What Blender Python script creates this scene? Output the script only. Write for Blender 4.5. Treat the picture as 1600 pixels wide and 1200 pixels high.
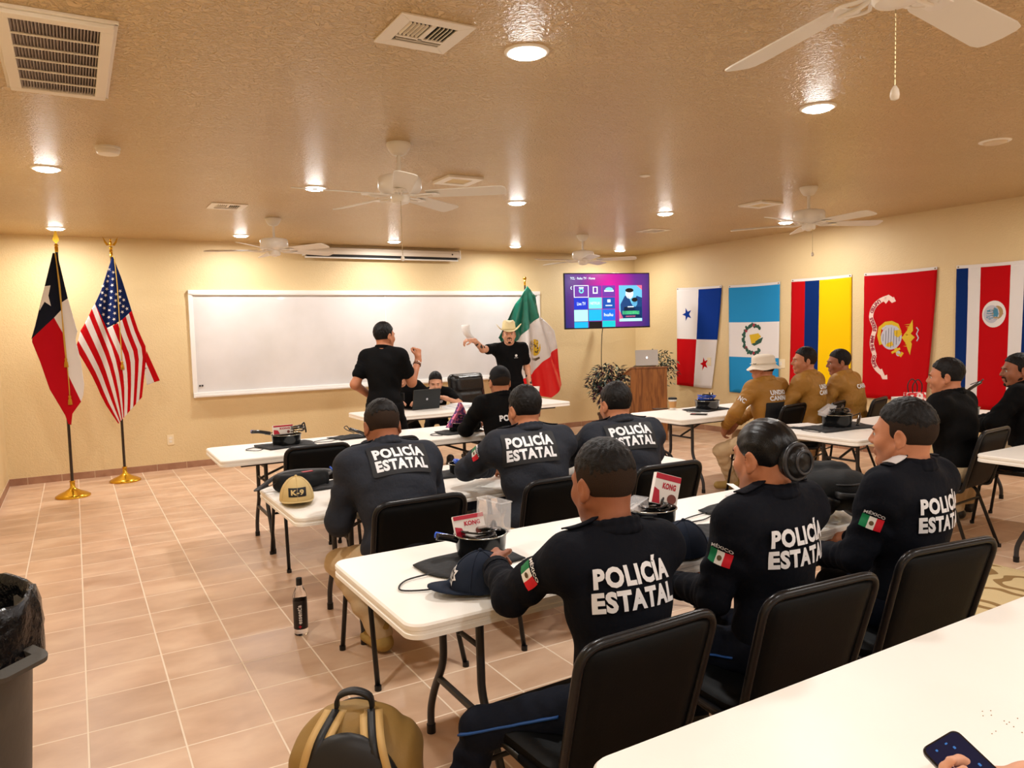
import bpy, bmesh, math, random
import numpy as np
from mathutils import Vector, Matrix, Euler, noise as mnoise
from mathutils.geometry import tessellate_polygon

for o in list(bpy.data.objects): bpy.data.objects.remove(o)
C = bpy.context.scene.collection
PI = math.pi

# ---------------------------------------------------------------- camera
CAM = (-0.525628, -0.0703094, -0.0264959, 1174.8, 1.55525)   # yaw, pitch, roll, focal length in px, height
def cam_axes():
    yaw, pitch, roll = CAM[:3]
    cy, sy, cp, sp, cr, sr = math.cos(yaw), math.sin(yaw), math.cos(pitch), math.sin(pitch), math.cos(roll), math.sin(roll)
    f = Vector((-sy*cp, cy*cp, sp)); r0 = Vector((cy, sy, 0)); u0 = r0.cross(f)
    return cr*r0+sr*u0, -sr*r0+cr*u0, f
CR, CU, CF = cam_axes()
cam = bpy.data.cameras.new('camera'); camo = bpy.data.objects.new('camera', cam); C.objects.link(camo)
cam.sensor_width = 36; cam.lens = CAM[3]/1600*36; cam.clip_start = .02; cam.clip_end = 60
camo.matrix_world = Matrix(((CR.x, CU.x, -CF.x, 0), (CR.y, CU.y, -CF.y, 0), (CR.z, CU.z, -CF.z, CAM[4]), (0, 0, 0, 1)))
bpy.context.scene.camera = camo

# ---------------------------------------------------------------- world, exposure
sc = bpy.context.scene
sc.view_settings.view_transform = 'Standard'; sc.view_settings.look = 'None'
sc.view_settings.exposure = 0.12; sc.view_settings.gamma = 1.0; sc.view_settings.use_curve_mapping = False
w = bpy.data.worlds.new('world'); sc.world = w; w.use_nodes = True
w.node_tree.nodes['Background'].inputs[0].default_value = (.9, .86, .8, 1)
w.node_tree.nodes['Background'].inputs[1].default_value = 0.1
LAMP_W = 20.0          # watts of each recessed ceiling lamp
LAMP_COL = (1.0, .975, .94)
LAMP_XY = [(x, y) for y in (9.15, 6.06, 2.80, -.30, -3.3) for x in (-.09, 1.74, 3.62, 5.42, 7.27)]
LAMP_OFF = {(5.42, 2.80)}

# photo pixel -> point of the room on a plane z=, x= or y=
def ray(px, py): return CF + (px-800)/CAM[3]*CR - (py-600)/CAM[3]*CU
def on_z(px, py, z): d = ray(px, py); return Vector((0, 0, CAM[4])) + d*((z-CAM[4])/d.z)
def on_x(px, py, x): d = ray(px, py); return Vector((0, 0, CAM[4])) + d*(x/d.x)
def on_y(px, py, y): d = ray(px, py); return Vector((0, 0, CAM[4])) + d*(y/d.y)

# ---------------------------------------------------------------- materials
MATS = {}
def srgb(r, g, b):
    f = lambda c: (c/255/12.92 if c <= 10.3 else ((c/255+.055)/1.055)**2.4)
    return (f(r), f(g), f(b))
def mat(name, col, rough=.5, metal=0, spec=.5, bump=None, mix=None, emit=None, coat=0, trans=0, ior=1.45, alpha=1, sheen=0):
    """bump=(scale,strength,kind)  mix=(colour2,scale,lo,hi)"""
    if name in MATS: return MATS[name]
    m = bpy.data.materials.new(name); m.use_nodes = True; nt = m.node_tree; n = nt.nodes; L = nt.links
    b = n['Principled BSDF']
    b.inputs['Base Color'].default_value = (*col, 1); b.inputs['Roughness'].default_value = rough
    b.inputs['Metallic'].default_value = metal; b.inputs['Specular IOR Level'].default_value = spec
    b.inputs['Coat Weight'].default_value = coat; b.inputs['Transmission Weight'].default_value = trans
    b.inputs['IOR'].default_value = ior; b.inputs['Alpha'].default_value = alpha
    if sheen: b.inputs['Sheen Weight'].default_value = sheen
    if emit: b.inputs['Emission Color'].default_value = (*emit[0], 1); b.inputs['Emission Strength'].default_value = emit[1]
    if bump or mix:
        tc = n.new('ShaderNodeTexCoord')
    if mix:
        t = n.new('ShaderNodeTexNoise'); t.inputs['Scale'].default_value = mix[1]; t.inputs['Detail'].default_value = 5
        r = n.new('ShaderNodeValToRGB'); r.color_ramp.elements[0].position = mix[2]; r.color_ramp.elements[1].position = mix[3]
        r.color_ramp.elements[0].color = (*col, 1); r.color_ramp.elements[1].color = (*mix[0], 1)
        L.new(tc.outputs['Object'], t.inputs['Vector']); L.new(t.outputs['Fac'], r.inputs[0]); L.new(r.outputs[0], b.inputs['Base Color'])
    if bump:
        kind = bump[2] if len(bump) > 2 else 'noise'
        if kind == 'noise':
            t = n.new('ShaderNodeTexNoise'); t.inputs['Scale'].default_value = bump[0]; t.inputs['Detail'].default_value = 4; out = t.outputs['Fac']
        elif kind == 'wave':
            t = n.new('ShaderNodeTexWave'); t.inputs['Scale'].default_value = bump[0]; t.inputs['Distortion'].default_value = 6; t.inputs['Detail'].default_value = 2; out = t.outputs['Fac']
        else:
            t = n.new('ShaderNodeTexVoronoi'); t.inputs['Scale'].default_value = bump[0]; out = t.outputs['Distance']
        bp = n.new('ShaderNodeBump'); bp.inputs['Strength'].default_value = bump[1]; bp.inputs['Distance'].default_value = bump[3] if len(bump) > 3 else .01
        L.new(tc.outputs['Object'], t.inputs['Vector']); L.new(out, bp.inputs['Height']); L.new(bp.outputs[0], b.inputs['Normal'])
    MATS[name] = m
    return m

# ---------------------------------------------------------------- object helpers
def link(o, parent=None):
    C.objects.link(o)
    if parent is not None: o.parent = parent
    return o
def tag(o, label=None, cat=None, group=None, kind=None):
    if label: o['label'] = label
    if cat: o['category'] = cat
    if group: o['group'] = group
    if kind: o['kind'] = kind
    return o
def thing(name, label, cat, loc=(0, 0, 0), rz=0, group=None):
    o = bpy.data.objects.new(name, None); o.empty_display_size = .1; C.objects.link(o)
    o.location = loc; o.rotation_euler = (0, 0, rz)
    return tag(o, label, cat, group)
def obj(name, bm, m, parent=None, smooth=False, bevel=0, bseg=2, loc=None, rot=None, solid=0, subsurf=0, auto=None):
    me = bpy.data.meshes.new(name); bmesh.ops.recalc_face_normals(bm, faces=bm.faces) if not getattr(bm, 'keepn', False) else None
    bm.to_mesh(me); bm.free()
    ms = m if isinstance(m, (list, tuple)) else [m]
    for x in ms: me.materials.append(x)
    if smooth:
        me.polygons.foreach_set('use_smooth', [True]*len(me.polygons))
        if auto is not None or smooth == 'auto': me.set_sharp_from_angle(angle=math.radians(auto or 35))
    o = bpy.data.objects.new(name, me); link(o, parent)
    if loc: o.location = loc
    if rot: o.rotation_euler = rot
    if solid:
        s = o.modifiers.new('solid', 'SOLIDIFY'); s.thickness = solid; s.offset = 0
    if bevel:
        b = o.modifiers.new('bevel', 'BEVEL'); b.width = bevel; b.segments = bseg; b.limit_method = 'ANGLE'; b.angle_limit = math.radians(40)
    if subsurf:
        s = o.modifiers.new('sub', 'SUBSURF'); s.levels = subsurf; s.render_levels = subsurf
    return o
def copy_tree(o, parent=None):
    c = o.copy(); C.objects.link(c)
    if parent is not None: c.parent = parent
    for ch in list(o.children): copy_tree(ch, c)
    return c
def B(): return bmesh.new()
def box(bm, c, s, rot=None, mi=0):
    M = Matrix.Translation(c) @ (rot.to_matrix().to_4x4() if rot else Matrix()) @ Matrix.Diagonal((*s, 1))
    r = bmesh.ops.create_cube(bm, size=1, matrix=M)
    for f in {f for v in r['verts'] for f in v.link_faces}: f.material_index = mi
    return r['verts']
def cyl(bm, a, b, r, r2=None, seg=16, cap=True, mi=0):
    a, b = Vector(a), Vector(b); d = b-a
    q = d.to_track_quat('Z', 'Y').to_matrix().to_4x4()
    x = bmesh.ops.create_cone(bm, cap_ends=cap, segments=seg, radius1=r, radius2=r if r2 is None else r2, depth=d.length, matrix=Matrix.Translation((a+b)/2) @ q)
    for f in {f for v in x['verts'] for f in v.link_faces}: f.material_index = mi
    return x['verts']
def sph(bm, c, r, seg=16, mi=0, rot=None):
    s = (r, r, r) if not isinstance(r, (tuple, list)) else r
    M = Matrix.Translation(c) @ (rot.to_matrix().to_4x4() if rot else Matrix()) @ Matrix.Diagonal((*s, 1))
    x = bmesh.ops.create_uvsphere(bm, u_segments=seg, v_segments=max(6, seg//2), radius=1, matrix=M)
    for f in {f for v in x['verts'] for f in v.link_faces}: f.material_index = mi
    return x['verts']
def lathe(bm, prof, c=(0, 0, 0), seg=28, mi=0, close=False):
    rings = []
    for r, z in prof:
        if r < 1e-5: rings.append([bm.verts.new((c[0], c[1], c[2]+z))])
        else: rings.append([bm.verts.new((c[0]+r*math.cos(2*PI*k/seg), c[1]+r*math.sin(2*PI*k/seg), c[2]+z)) for k in range(seg)])
    for A, Bq in zip(rings, rings[1:]):
        for k in range(seg):
            k2 = (k+1) % seg
            vs = [A[k % len(A)], A[k2 % len(A)], Bq[k2 % len(Bq)], Bq[k % len(Bq)]]
            vs = list(dict.fromkeys(vs))
            if len(vs) > 2:
                f = bm.faces.new(vs); f.material_index = mi
def smooth_path(P, n=6, closed=False):
    P = [Vector(p) for p in P]; out = []
    m = len(P); rng = range(m) if closed else range(m-1)
    for i in rng:
        p0 = P[(i-1) % m] if closed or i > 0 else P[0]; p1 = P[i]; p2 = P[(i+1) % m]; p3 = P[(i+2) % m] if closed or i+2 < m else P[-1]
        for k in range(n):
            t = k/n
            out.append(.5*((2*p1)+(-p0+p2)*t+(2*p0-5*p1+4*p2-p3)*t*t+(-p0+3*p1-3*p2+p3)*t**3))
    if not closed: out.append(P[-1])
    return out
def round_path(P, r, n=6, closed=False):
    """polyline with corners rounded by radius r"""
    P = [Vector(p) for p in P]; out = []
    m = len(P)
    for i in range(m):
        if not closed and i in (0, m-1): out.append(P[i]); continue
        a, b, c = P[i-1], P[i], P[(i+1) % m]
        d1, d2 = (a-b), (c-b); k = min(r, d1.length*.49, d2.length*.49)
        p, q = b+d1.normalized()*k, b+d2.normalized()*k
        for j in range(n+1):
            t = j/n; out.append((1-t)**2*p+2*t*(1-t)*b+t*t*q)
    return out
def tube(bm, P, r, seg=10, closed=False, mi=0, flat=None):
    """tube along P; r number or list; flat=(w,h) gives a strap section"""
    P = [Vector(p) for p in P]; n = len(P); rings = []
    up = None
    for i in range(n):
        if closed: t = (P[(i+1) % n]-P[i-1])
        else: t = P[min(i+1, n-1)]-P[max(i-1, 0)]
        if t.length < 1e-9: t = Vector((0, 0, 1))
        t.normalize()
        if up is None:
            up = Vector((0, 0, 1)) if abs(t.z) < .9 else Vector((1, 0, 0))
        x = up - t*up.dot(t)
        if x.length < 1e-4: x = t.orthogonal()
        x.normalize(); up = x; y = t.cross(x)
        rr = r[i] if isinstance(r, (list, tuple)) else r
        if flat: rings.append([bm.verts.new(P[i]+x*a*flat[1]/2+y*b*flat[0]/2) for a, b in ((1, 1), (1, -1), (-1, -1), (-1, 1))])
        else: rings.append([bm.verts.new(P[i]+(x*math.cos(2*PI*k/seg)+y*math.sin(2*PI*k/seg))*rr) for k in range(seg)])
    m = len(rings[0])
    for i in range(n if closed else n-1):
        A, Bq = rings[i], rings[(i+1) % n]
        for k in range(m):
            f = bm.faces.new((A[k], A[(k+1) % m], Bq[(k+1) % m], Bq[k])); f.material_index = mi
    if not closed:
        bm.faces.new(rings[0][::-1]).material_index = mi; bm.faces.new(rings[-1]).material_index = mi
def prism(bm, poly, z0, z1, mi=0):
    """poly: list of (x,y); extruded z0..z1"""
    a = [bm.verts.new((x, y, z0)) for x, y in poly]; b = [bm.verts.new((x, y, z1)) for x, y in poly]
    bm.faces.new(a[::-1]).material_index = mi; bm.faces.new(b).material_index = mi
    n = len(poly)
    for k in range(n): bm.faces.new((a[k], a[(k+1) % n], b[(k+1) % n], b[k])).material_index = mi
    return a+b
def rrect(w, d, r, n=6, cx=0, cy=0):
    out = []
    for sx, sy, a0 in ((1, 1, 0), (-1, 1, 90), (-1, -1, 180), (1, -1, 270)):
        for k in range(n+1):
            a = math.radians(a0+90*k/n); out.append((cx+sx*(w/2-r)+r*math.cos(a), cy+sy*(d/2-r)+r*math.sin(a)))
    return out
def xform(bm, M, verts=None): bmesh.ops.transform(bm, matrix=M, verts=verts or bm.verts)

def text_bm(s, size=1, bold=.0, sx=1, align='CENTER', space=1):
    """flat text as a bmesh in the xy plane, centred"""
    cu = bpy.data.curves.new('t', 'FONT'); cu.body = s; cu.size = size; cu.offset = bold; cu.align_x = align; cu.align_y = 'CENTER'
    cu.space_character = space; cu.resolution_u = 3
    o = bpy.data.objects.new('t', cu); C.objects.link(o)
    dg = bpy.context.evaluated_depsgraph_get(); dg.update()
    me = bpy.data.meshes.new_from_object(o.evaluated_get(dg)); bm = B(); bm.from_mesh(me)
    bpy.data.objects.remove(o); bpy.data.curves.remove(cu); bpy.data.meshes.remove(me)
    if bm.verts:
        xs = [v.co.x for v in bm.verts]; ys = [v.co.y for v in bm.verts]
        cx, cy = (min(xs)+max(xs))/2, (min(ys)+max(ys))/2
        for v in bm.verts: v.co.x = (v.co.x-(cx if align == 'CENTER' else 0))*sx; v.co.y -= cy
    return bm
def fit_text(s, w, h, bold=.02):
    """text scaled to exactly w x h"""
    bm = text_bm(s, 1, bold, space=1+bold*2.2)
    xs = [v.co.x for v in bm.verts]; ys = [v.co.y for v in bm.verts]
    kx, ky = w/(max(xs)-min(xs)), h/(max(ys)-min(ys))
    for v in bm.verts: v.co.x *= kx; v.co.y *= ky
    return bm
def merge(dst, src, M=None, mi=None):
    vm = {}
    for v in src.verts: vm[v] = dst.verts.new(M @ v.co if M else v.co)
    for f in src.faces:
        try:
            g = dst.faces.new([vm[v] for v in f.verts]); g.material_index = f.material_index if mi is None else mi
        except ValueError: pass
    src.free()
def poly_bm(dst, pts, mi=0, z=0):
    """concave polygon -> triangles"""
    tri = tessellate_polygon([[Vector((x, y, 0)) for x, y in pts]])
    vs = [dst.verts.new((x, y, z)) for x, y in pts]
    for t in tri:
        try: dst.faces.new([vs[i] for i in t]).material_index = mi
        except ValueError: pass
def bisect_grid(bm, step, axes=(0, 1)):
    for ax in axes:
        cs = [v.co[ax] for v in bm.verts]; lo, hi = min(cs), max(cs); n = int((hi-lo)/step)
        for k in range(1, n+1):
            p = [0, 0, 0]; p[ax] = lo+k*step; nn = [0, 0, 0]; nn[ax] = 1
            bmesh.ops.bisect_plane(bm, geom=bm.verts[:]+bm.edges[:]+bm.faces[:], plane_co=p, plane_no=nn, dist=1e-6)
def star(cx, cy, r, rot=90, k=.4, n=5):
    return [(cx+(r if i % 2 == 0 else r*k)*math.cos(math.radians(rot+i*180/n)), cy+(r if i % 2 == 0 else r*k)*math.sin(math.radians(rot+i*180/n))) for i in range(2*n)]
def circ(cx, cy, r, n=24, ry=None): return [(cx+r*math.cos(2*PI*k/n), cy+(ry or r)*math.sin(2*PI*k/n)) for k in range(n)]
def band(pts, w):
    """polyline -> ribbon polygon"""
    L, R = [], []
    for i, p in enumerate(pts):
        a = Vector(pts[max(i-1, 0)]); b = Vector(pts[min(i+1, len(pts)-1)]); t = (b-a).normalized(); n = Vector((-t.y, t.x))
        ww = w[i] if isinstance(w, (list, tuple)) else w
        L.append((p[0]+n.x*ww/2, p[1]+n.y*ww/2)); R.append((p[0]-n.x*ww/2, p[1]-n.y*ww/2))
    return L+R[::-1]
# ================================================================ smooth surfaces from blended solids
def _v(p): return [float(c) for c in p]
class Prim:
    def __init__(s, fn, lo, hi, k=.02, op='u'): s.fn, s.lo, s.hi, s.k, s.op = fn, lo, hi, k, op
def cap(a, b, ra, rb=None, k=.02, w=None, s=1.0, op='u', wr=0, wn=5, ph=0):
    """round cone a-b; w,s: flattening axis and how much wider it is along it; wr: fold depth"""
    a, b = _v(a), _v(b); rb = ra if rb is None else rb
    if w is not None:
        w = Vector(w).normalized(); A = Vector(a); Bq = Vector(b); q = 1/s-1
        A = A+w*(A.dot(w)*q); Bq = Bq+w*(Bq.dot(w)*q)
    else: A, Bq = Vector(a), Vector(b)
    ba = Bq-A; bb = max(ba.dot(ba), 1e-12)
    def fn(X, Y, Z):
        if w is not None:
            dt = (X*w.x+Y*w.y+Z*w.z)*q; X, Y, Z = X+dt*w.x, Y+dt*w.y, Z+dt*w.z
        px, py, pz = X-A.x, Y-A.y, Z-A.z
        t = np.clip((px*ba.x+py*ba.y+pz*ba.z)/bb, 0, 1)
        d = np.sqrt((px-t*ba.x)**2+(py-t*ba.y)**2+(pz-t*ba.z)**2)-(ra+(rb-ra)*t)
        if wr: d = d+wr*np.sin(t*wn*6.283+ph+2.2*np.sin(px*31+py*23+pz*17))
        return d
    R = max(ra, rb)*max(s, 1)+k+.02+wr
    return Prim(fn, [min(a[i], b[i])-R for i in range(3)], [max(a[i], b[i])+R for i in range(3)], k, op)
def ell(c, r, R=None, k=.02, op='u'):
    c = _v(c); Rm = np.array(R if R is not None else Matrix.Identity(3))
    def fn(X, Y, Z):
        x, y, z = X-c[0], Y-c[1], Z-c[2]
        u = (x*Rm[0, 0]+y*Rm[1, 0]+z*Rm[2, 0])/r[0]; v = (x*Rm[0, 1]+y*Rm[1, 1]+z*Rm[2, 1])/r[1]; w = (x*Rm[0, 2]+y*Rm[1, 2]+z*Rm[2, 2])/r[2]
        k0 = np.sqrt(u*u+v*v+w*w)+1e-9; k1 = np.sqrt((u/r[0])**2+(v/r[1])**2+(w/r[2])**2)+1e-9
        return k0*(k0-1)/k1
    m = max(r)+k+.02
    return Prim(fn, [q-m for q in c], [q+m for q in c], k, op)
def rbox(c, hs, rr, R=None, k=.01, op='u'):
    c = _v(c); Rm = np.array(R if R is not None else Matrix.Identity(3))
    def fn(X, Y, Z):
        x, y, z = X-c[0], Y-c[1], Z-c[2]
        q = [np.abs(x*Rm[0, i]+y*Rm[1, i]+z*Rm[2, i])-hs[i]+rr for i in range(3)]
        return np.sqrt(sum(np.maximum(e, 0)**2 for e in q))+np.minimum(np.maximum(np.maximum(q[0], q[1]), q[2]), 0)-rr
    m = math.sqrt(sum(e*e for e in hs))+k+.01
    return Prim(fn, [q-m for q in c], [q+m for q in c], k, op)
def plane(p, n, k=.005, op='i'):
    n = Vector(n).normalized(); d0 = n.dot(Vector(p))
    return Prim(lambda X, Y, Z: X*n.x+Y*n.y+Z*n.z-d0, None, None, k, op)     # op i: keeps the side where n points away
def comb(f, d, k, op):
    if op == 's': d = -d; f, d = -f, -d; op = 'S'
    if op == 'S':      # f,d hold negatives: max(f,-d) = -min(-f,d)
        h = np.maximum(k-np.abs(f-d), 0)/k; return -(np.minimum(f, d)-h*h*k*.25)
    if op == 'i':
        h = np.maximum(k-np.abs(f-d), 0)/k; return np.maximum(f, d)+h*h*k*.25
    h = np.maximum(k-np.abs(f-d), 0)/k; return np.minimum(f, d)-h*h*k*.25
def sdf_at(prims, P):
    P = np.asarray(P, float); X, Y, Z = P[..., 0], P[..., 1], P[..., 2]; f = np.full(X.shape, 1.0)
    for p in prims: f = comb(f, p.fn(X, Y, Z), p.k, p.op)
    return f
def surfnet(prims, h, lo=None, hi=None, disp=None):
    us = [p for p in prims if p.op == 'u']
    lo = [min(p.lo[i] for p in us) for i in range(3)] if lo is None else lo
    hi = [max(p.hi[i] for p in us) for i in range(3)] if hi is None else hi
    n = [int((hi[i]-lo[i])/h)+3 for i in range(3)]
    ax = [lo[i]+h*np.arange(n[i], dtype=np.float32) for i in range(3)]
    f = np.full(n, 1.0, np.float32)
    for p in prims:
        if p.lo is None: s = [slice(0, m) for m in n]
        else: s = [slice(max(0, int((p.lo[i]-lo[i])/h)), min(n[i], int((p.hi[i]-lo[i])/h)+2)) for i in range(3)]
        if any(q.stop <= q.start for q in s): continue
        X, Y, Z = ax[0][s[0]][:, None, None], ax[1][s[1]][None, :, None], ax[2][s[2]][None, None, :]
        s = tuple(s); f[s] = comb(f[s], p.fn(X, Y, Z), p.k, p.op)
    if disp is not None:
        f = f+disp(ax[0][:, None, None], ax[1][None, :, None], ax[2][None, None, :])
    f[0] = f[-1] = 1; f[:, 0] = f[:, -1] = 1; f[:, :, 0] = f[:, :, -1] = 1
    s = f < 0
    cnt = sum(s[a:n[0]-1+a, b:n[1]-1+b, c:n[2]-1+c].astype(np.int8) for a in (0, 1) for b in (0, 1) for c in (0, 1))
    act = (cnt > 0) & (cnt < 8); I = np.argwhere(act)
    idx = np.full(act.shape, -1, np.int32); idx[act] = np.arange(len(I))
    cor = [(a, b, c) for a in (0, 1) for b in (0, 1) for c in (0, 1)]
    val = {c: f[I[:, 0]+c[0], I[:, 1]+c[1], I[:, 2]+c[2]] for c in cor}
    acc = np.zeros((len(I), 3)); m = np.zeros(len(I))
    for c in cor:
        for d in range(3):
            if c[d]: continue
            e = list(c); e[d] = 1; e = tuple(e); fa, fb = val[c], val[e]; x = (fa < 0) != (fb < 0)
            t = np.where(x, fa/np.where(x, fa-fb, 1), 0)
            pt = np.tile(np.array(c, float), (len(I), 1)); pt[:, d] += t; acc += pt*x[:, None]; m += x
    V = (I+acc/m[:, None])*h+np.array(lo)
    Q = []
    for d in range(3):
        a, b = [(1, 2), (2, 0), (0, 1)][d]
        sl0 = [slice(0, n[i]-1) if i == d else slice(1, n[i]-1) for i in range(3)]; sl1 = list(sl0); sl1[d] = slice(1, n[d])
        A, Bq = s[tuple(sl0)], s[tuple(sl1)]; x = np.argwhere(A != Bq); 
        if not len(x): continue
        ins = A[x[:, 0], x[:, 1], x[:, 2]]
        base = x.copy()
        for i in range(3):
            if i != d: base[:, i] += 1
        def cell(da, db):
            q = base.copy(); q[:, a] -= da; q[:, b] -= db; return idx[q[:, 0], q[:, 1], q[:, 2]]
        q = np.stack([cell(1, 1), cell(0, 1), cell(0, 0), cell(1, 0)], 1); q[~ins] = q[~ins][:, ::-1]; Q.append(q)
    return V, np.concatenate(Q)
def sobj(name, prims, h, m, parent=None, lo=None, hi=None, disp=None, T=None):
    V, Q = surfnet(prims, h, lo, hi, disp)
    me = bpy.data.meshes.new(name); me.vertices.add(len(V)); me.vertices.foreach_set('co', V.astype(np.float32).ravel())
    me.loops.add(Q.size); me.loops.foreach_set('vertex_index', Q.astype(np.int32).ravel())
    me.polygons.add(len(Q)); me.polygons.foreach_set('loop_start', np.arange(0, Q.size, 4, dtype=np.int32)); me.polygons.foreach_set('loop_total', np.full(len(Q), 4, np.int32))
    me.update(calc_edges=True); me.validate(); me.polygons.foreach_set('use_smooth', np.ones(len(me.polygons), bool))
    me.materials.append(m); o = bpy.data.objects.new(name, me); return link(o, parent)
def decal(name, bm, prims, O, ax, ay, m, parent, off=.003, step=.018, solid=0, maxd=.5):
    """wraps flat shapes (in metres, xy) onto a blended solid, seen along ax x ay"""
    bisect_grid(bm, step)
    O, ax, ay = Vector(O), Vector(ax).normalized(), Vector(ay).normalized(); d = -ax.cross(ay).normalized()
    P = np.array([_v(O+ax*v.co.x+ay*v.co.y) for v in bm.verts]); t = np.zeros(len(P)); D = np.array(_v(d))
    for _ in range(60):
        s = sdf_at(prims, P+t[:, None]*D)-off; t += np.clip(s, -.05, .05)*.8
    t = np.where(t > maxd, np.median(t), t); P = P+t[:, None]*D
    for v, q in zip(bm.verts, P): v.co = q
    for f in bm.faces:
        f.normal_update()
        if f.normal.dot(d) > 0: f.normal_flip()
    me = bpy.data.meshes.new(name); bm.to_mesh(me); bm.free()
    for x in (m if isinstance(m, (list, tuple)) else [m]): me.materials.append(x)
    me.polygons.foreach_set('use_smooth', [True]*len(me.polygons))
    o = bpy.data.objects.new(name, me); link(o, parent)
    if solid:
        s_ = o.modifiers.new('solid', 'SOLIDIFY'); s_.thickness = solid; s_.offset = 1
    return o
# ================================================================ the room
RX, LX, BY, FY, H = 8.116, -.703, 9.84, -4.6, 2.74
def wall_mat(name, c1, c2, bs=.35, rough=.42, dist=.006, scl=38):
    m = bpy.data.materials.new(name); m.use_nodes = True; nt = m.node_tree; n = nt.nodes; L = nt.links; b = n['Principled BSDF']
    tc = n.new('ShaderNodeTexCoord')
    t = n.new('ShaderNodeTexNoise'); t.inputs['Scale'].default_value = 1.1; t.inputs['Detail'].default_value = 3
    r = n.new('ShaderNodeValToRGB'); r.color_ramp.elements[0].color = (*c1, 1); r.color_ramp.elements[1].color = (*c2, 1)
    r.color_ramp.elements[0].position = .35; r.color_ramp.elements[1].position = .65
    L.new(tc.outputs['Object'], t.inputs['Vector']); L.new(t.outputs['Fac'], r.inputs[0]); L.new(r.outputs[0], b.inputs['Base Color'])
    t1 = n.new('ShaderNodeTexNoise'); t1.inputs['Scale'].default_value = scl; t1.inputs['Detail'].default_value = 3; t1.inputs['Distortion'].default_value = 1.2
    rr = n.new('ShaderNodeValToRGB'); rr.color_ramp.elements[0].position = .42; rr.color_ramp.elements[1].position = .58
    t2 = n.new('ShaderNodeTexNoise'); t2.inputs['Scale'].default_value = 120
    ad = n.new('ShaderNodeMath'); ad.operation = 'MULTIPLY_ADD'; ad.inputs[1].default_value = .25
    bp = n.new('ShaderNodeBump'); bp.inputs['Strength'].default_value = bs; bp.inputs['Distance'].default_value = dist
    L.new(tc.outputs['Object'], t1.inputs['Vector']); L.new(tc.outputs['Object'], t2.inputs['Vector']); L.new(t1.outputs['Fac'], rr.inputs[0])
    L.new(t2.outputs['Fac'], ad.inputs[0]); L.new(rr.outputs[0], ad.inputs[2]); L.new(ad.outputs[0], bp.inputs['Height']); L.new(bp.outputs[0], b.inputs['Normal'])
    b.inputs['Roughness'].default_value = rough; b.inputs['Specular IOR Level'].default_value = .5
    return m
WALL = wall_mat('textured_wall_paint', (.72, .555, .30), (.75, .585, .325), .25, .5)
CEIL = wall_mat('textured_ceiling_paint', (.64, .445, .215), (.68, .475, .235), .9, .29, .010, 36)

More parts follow.
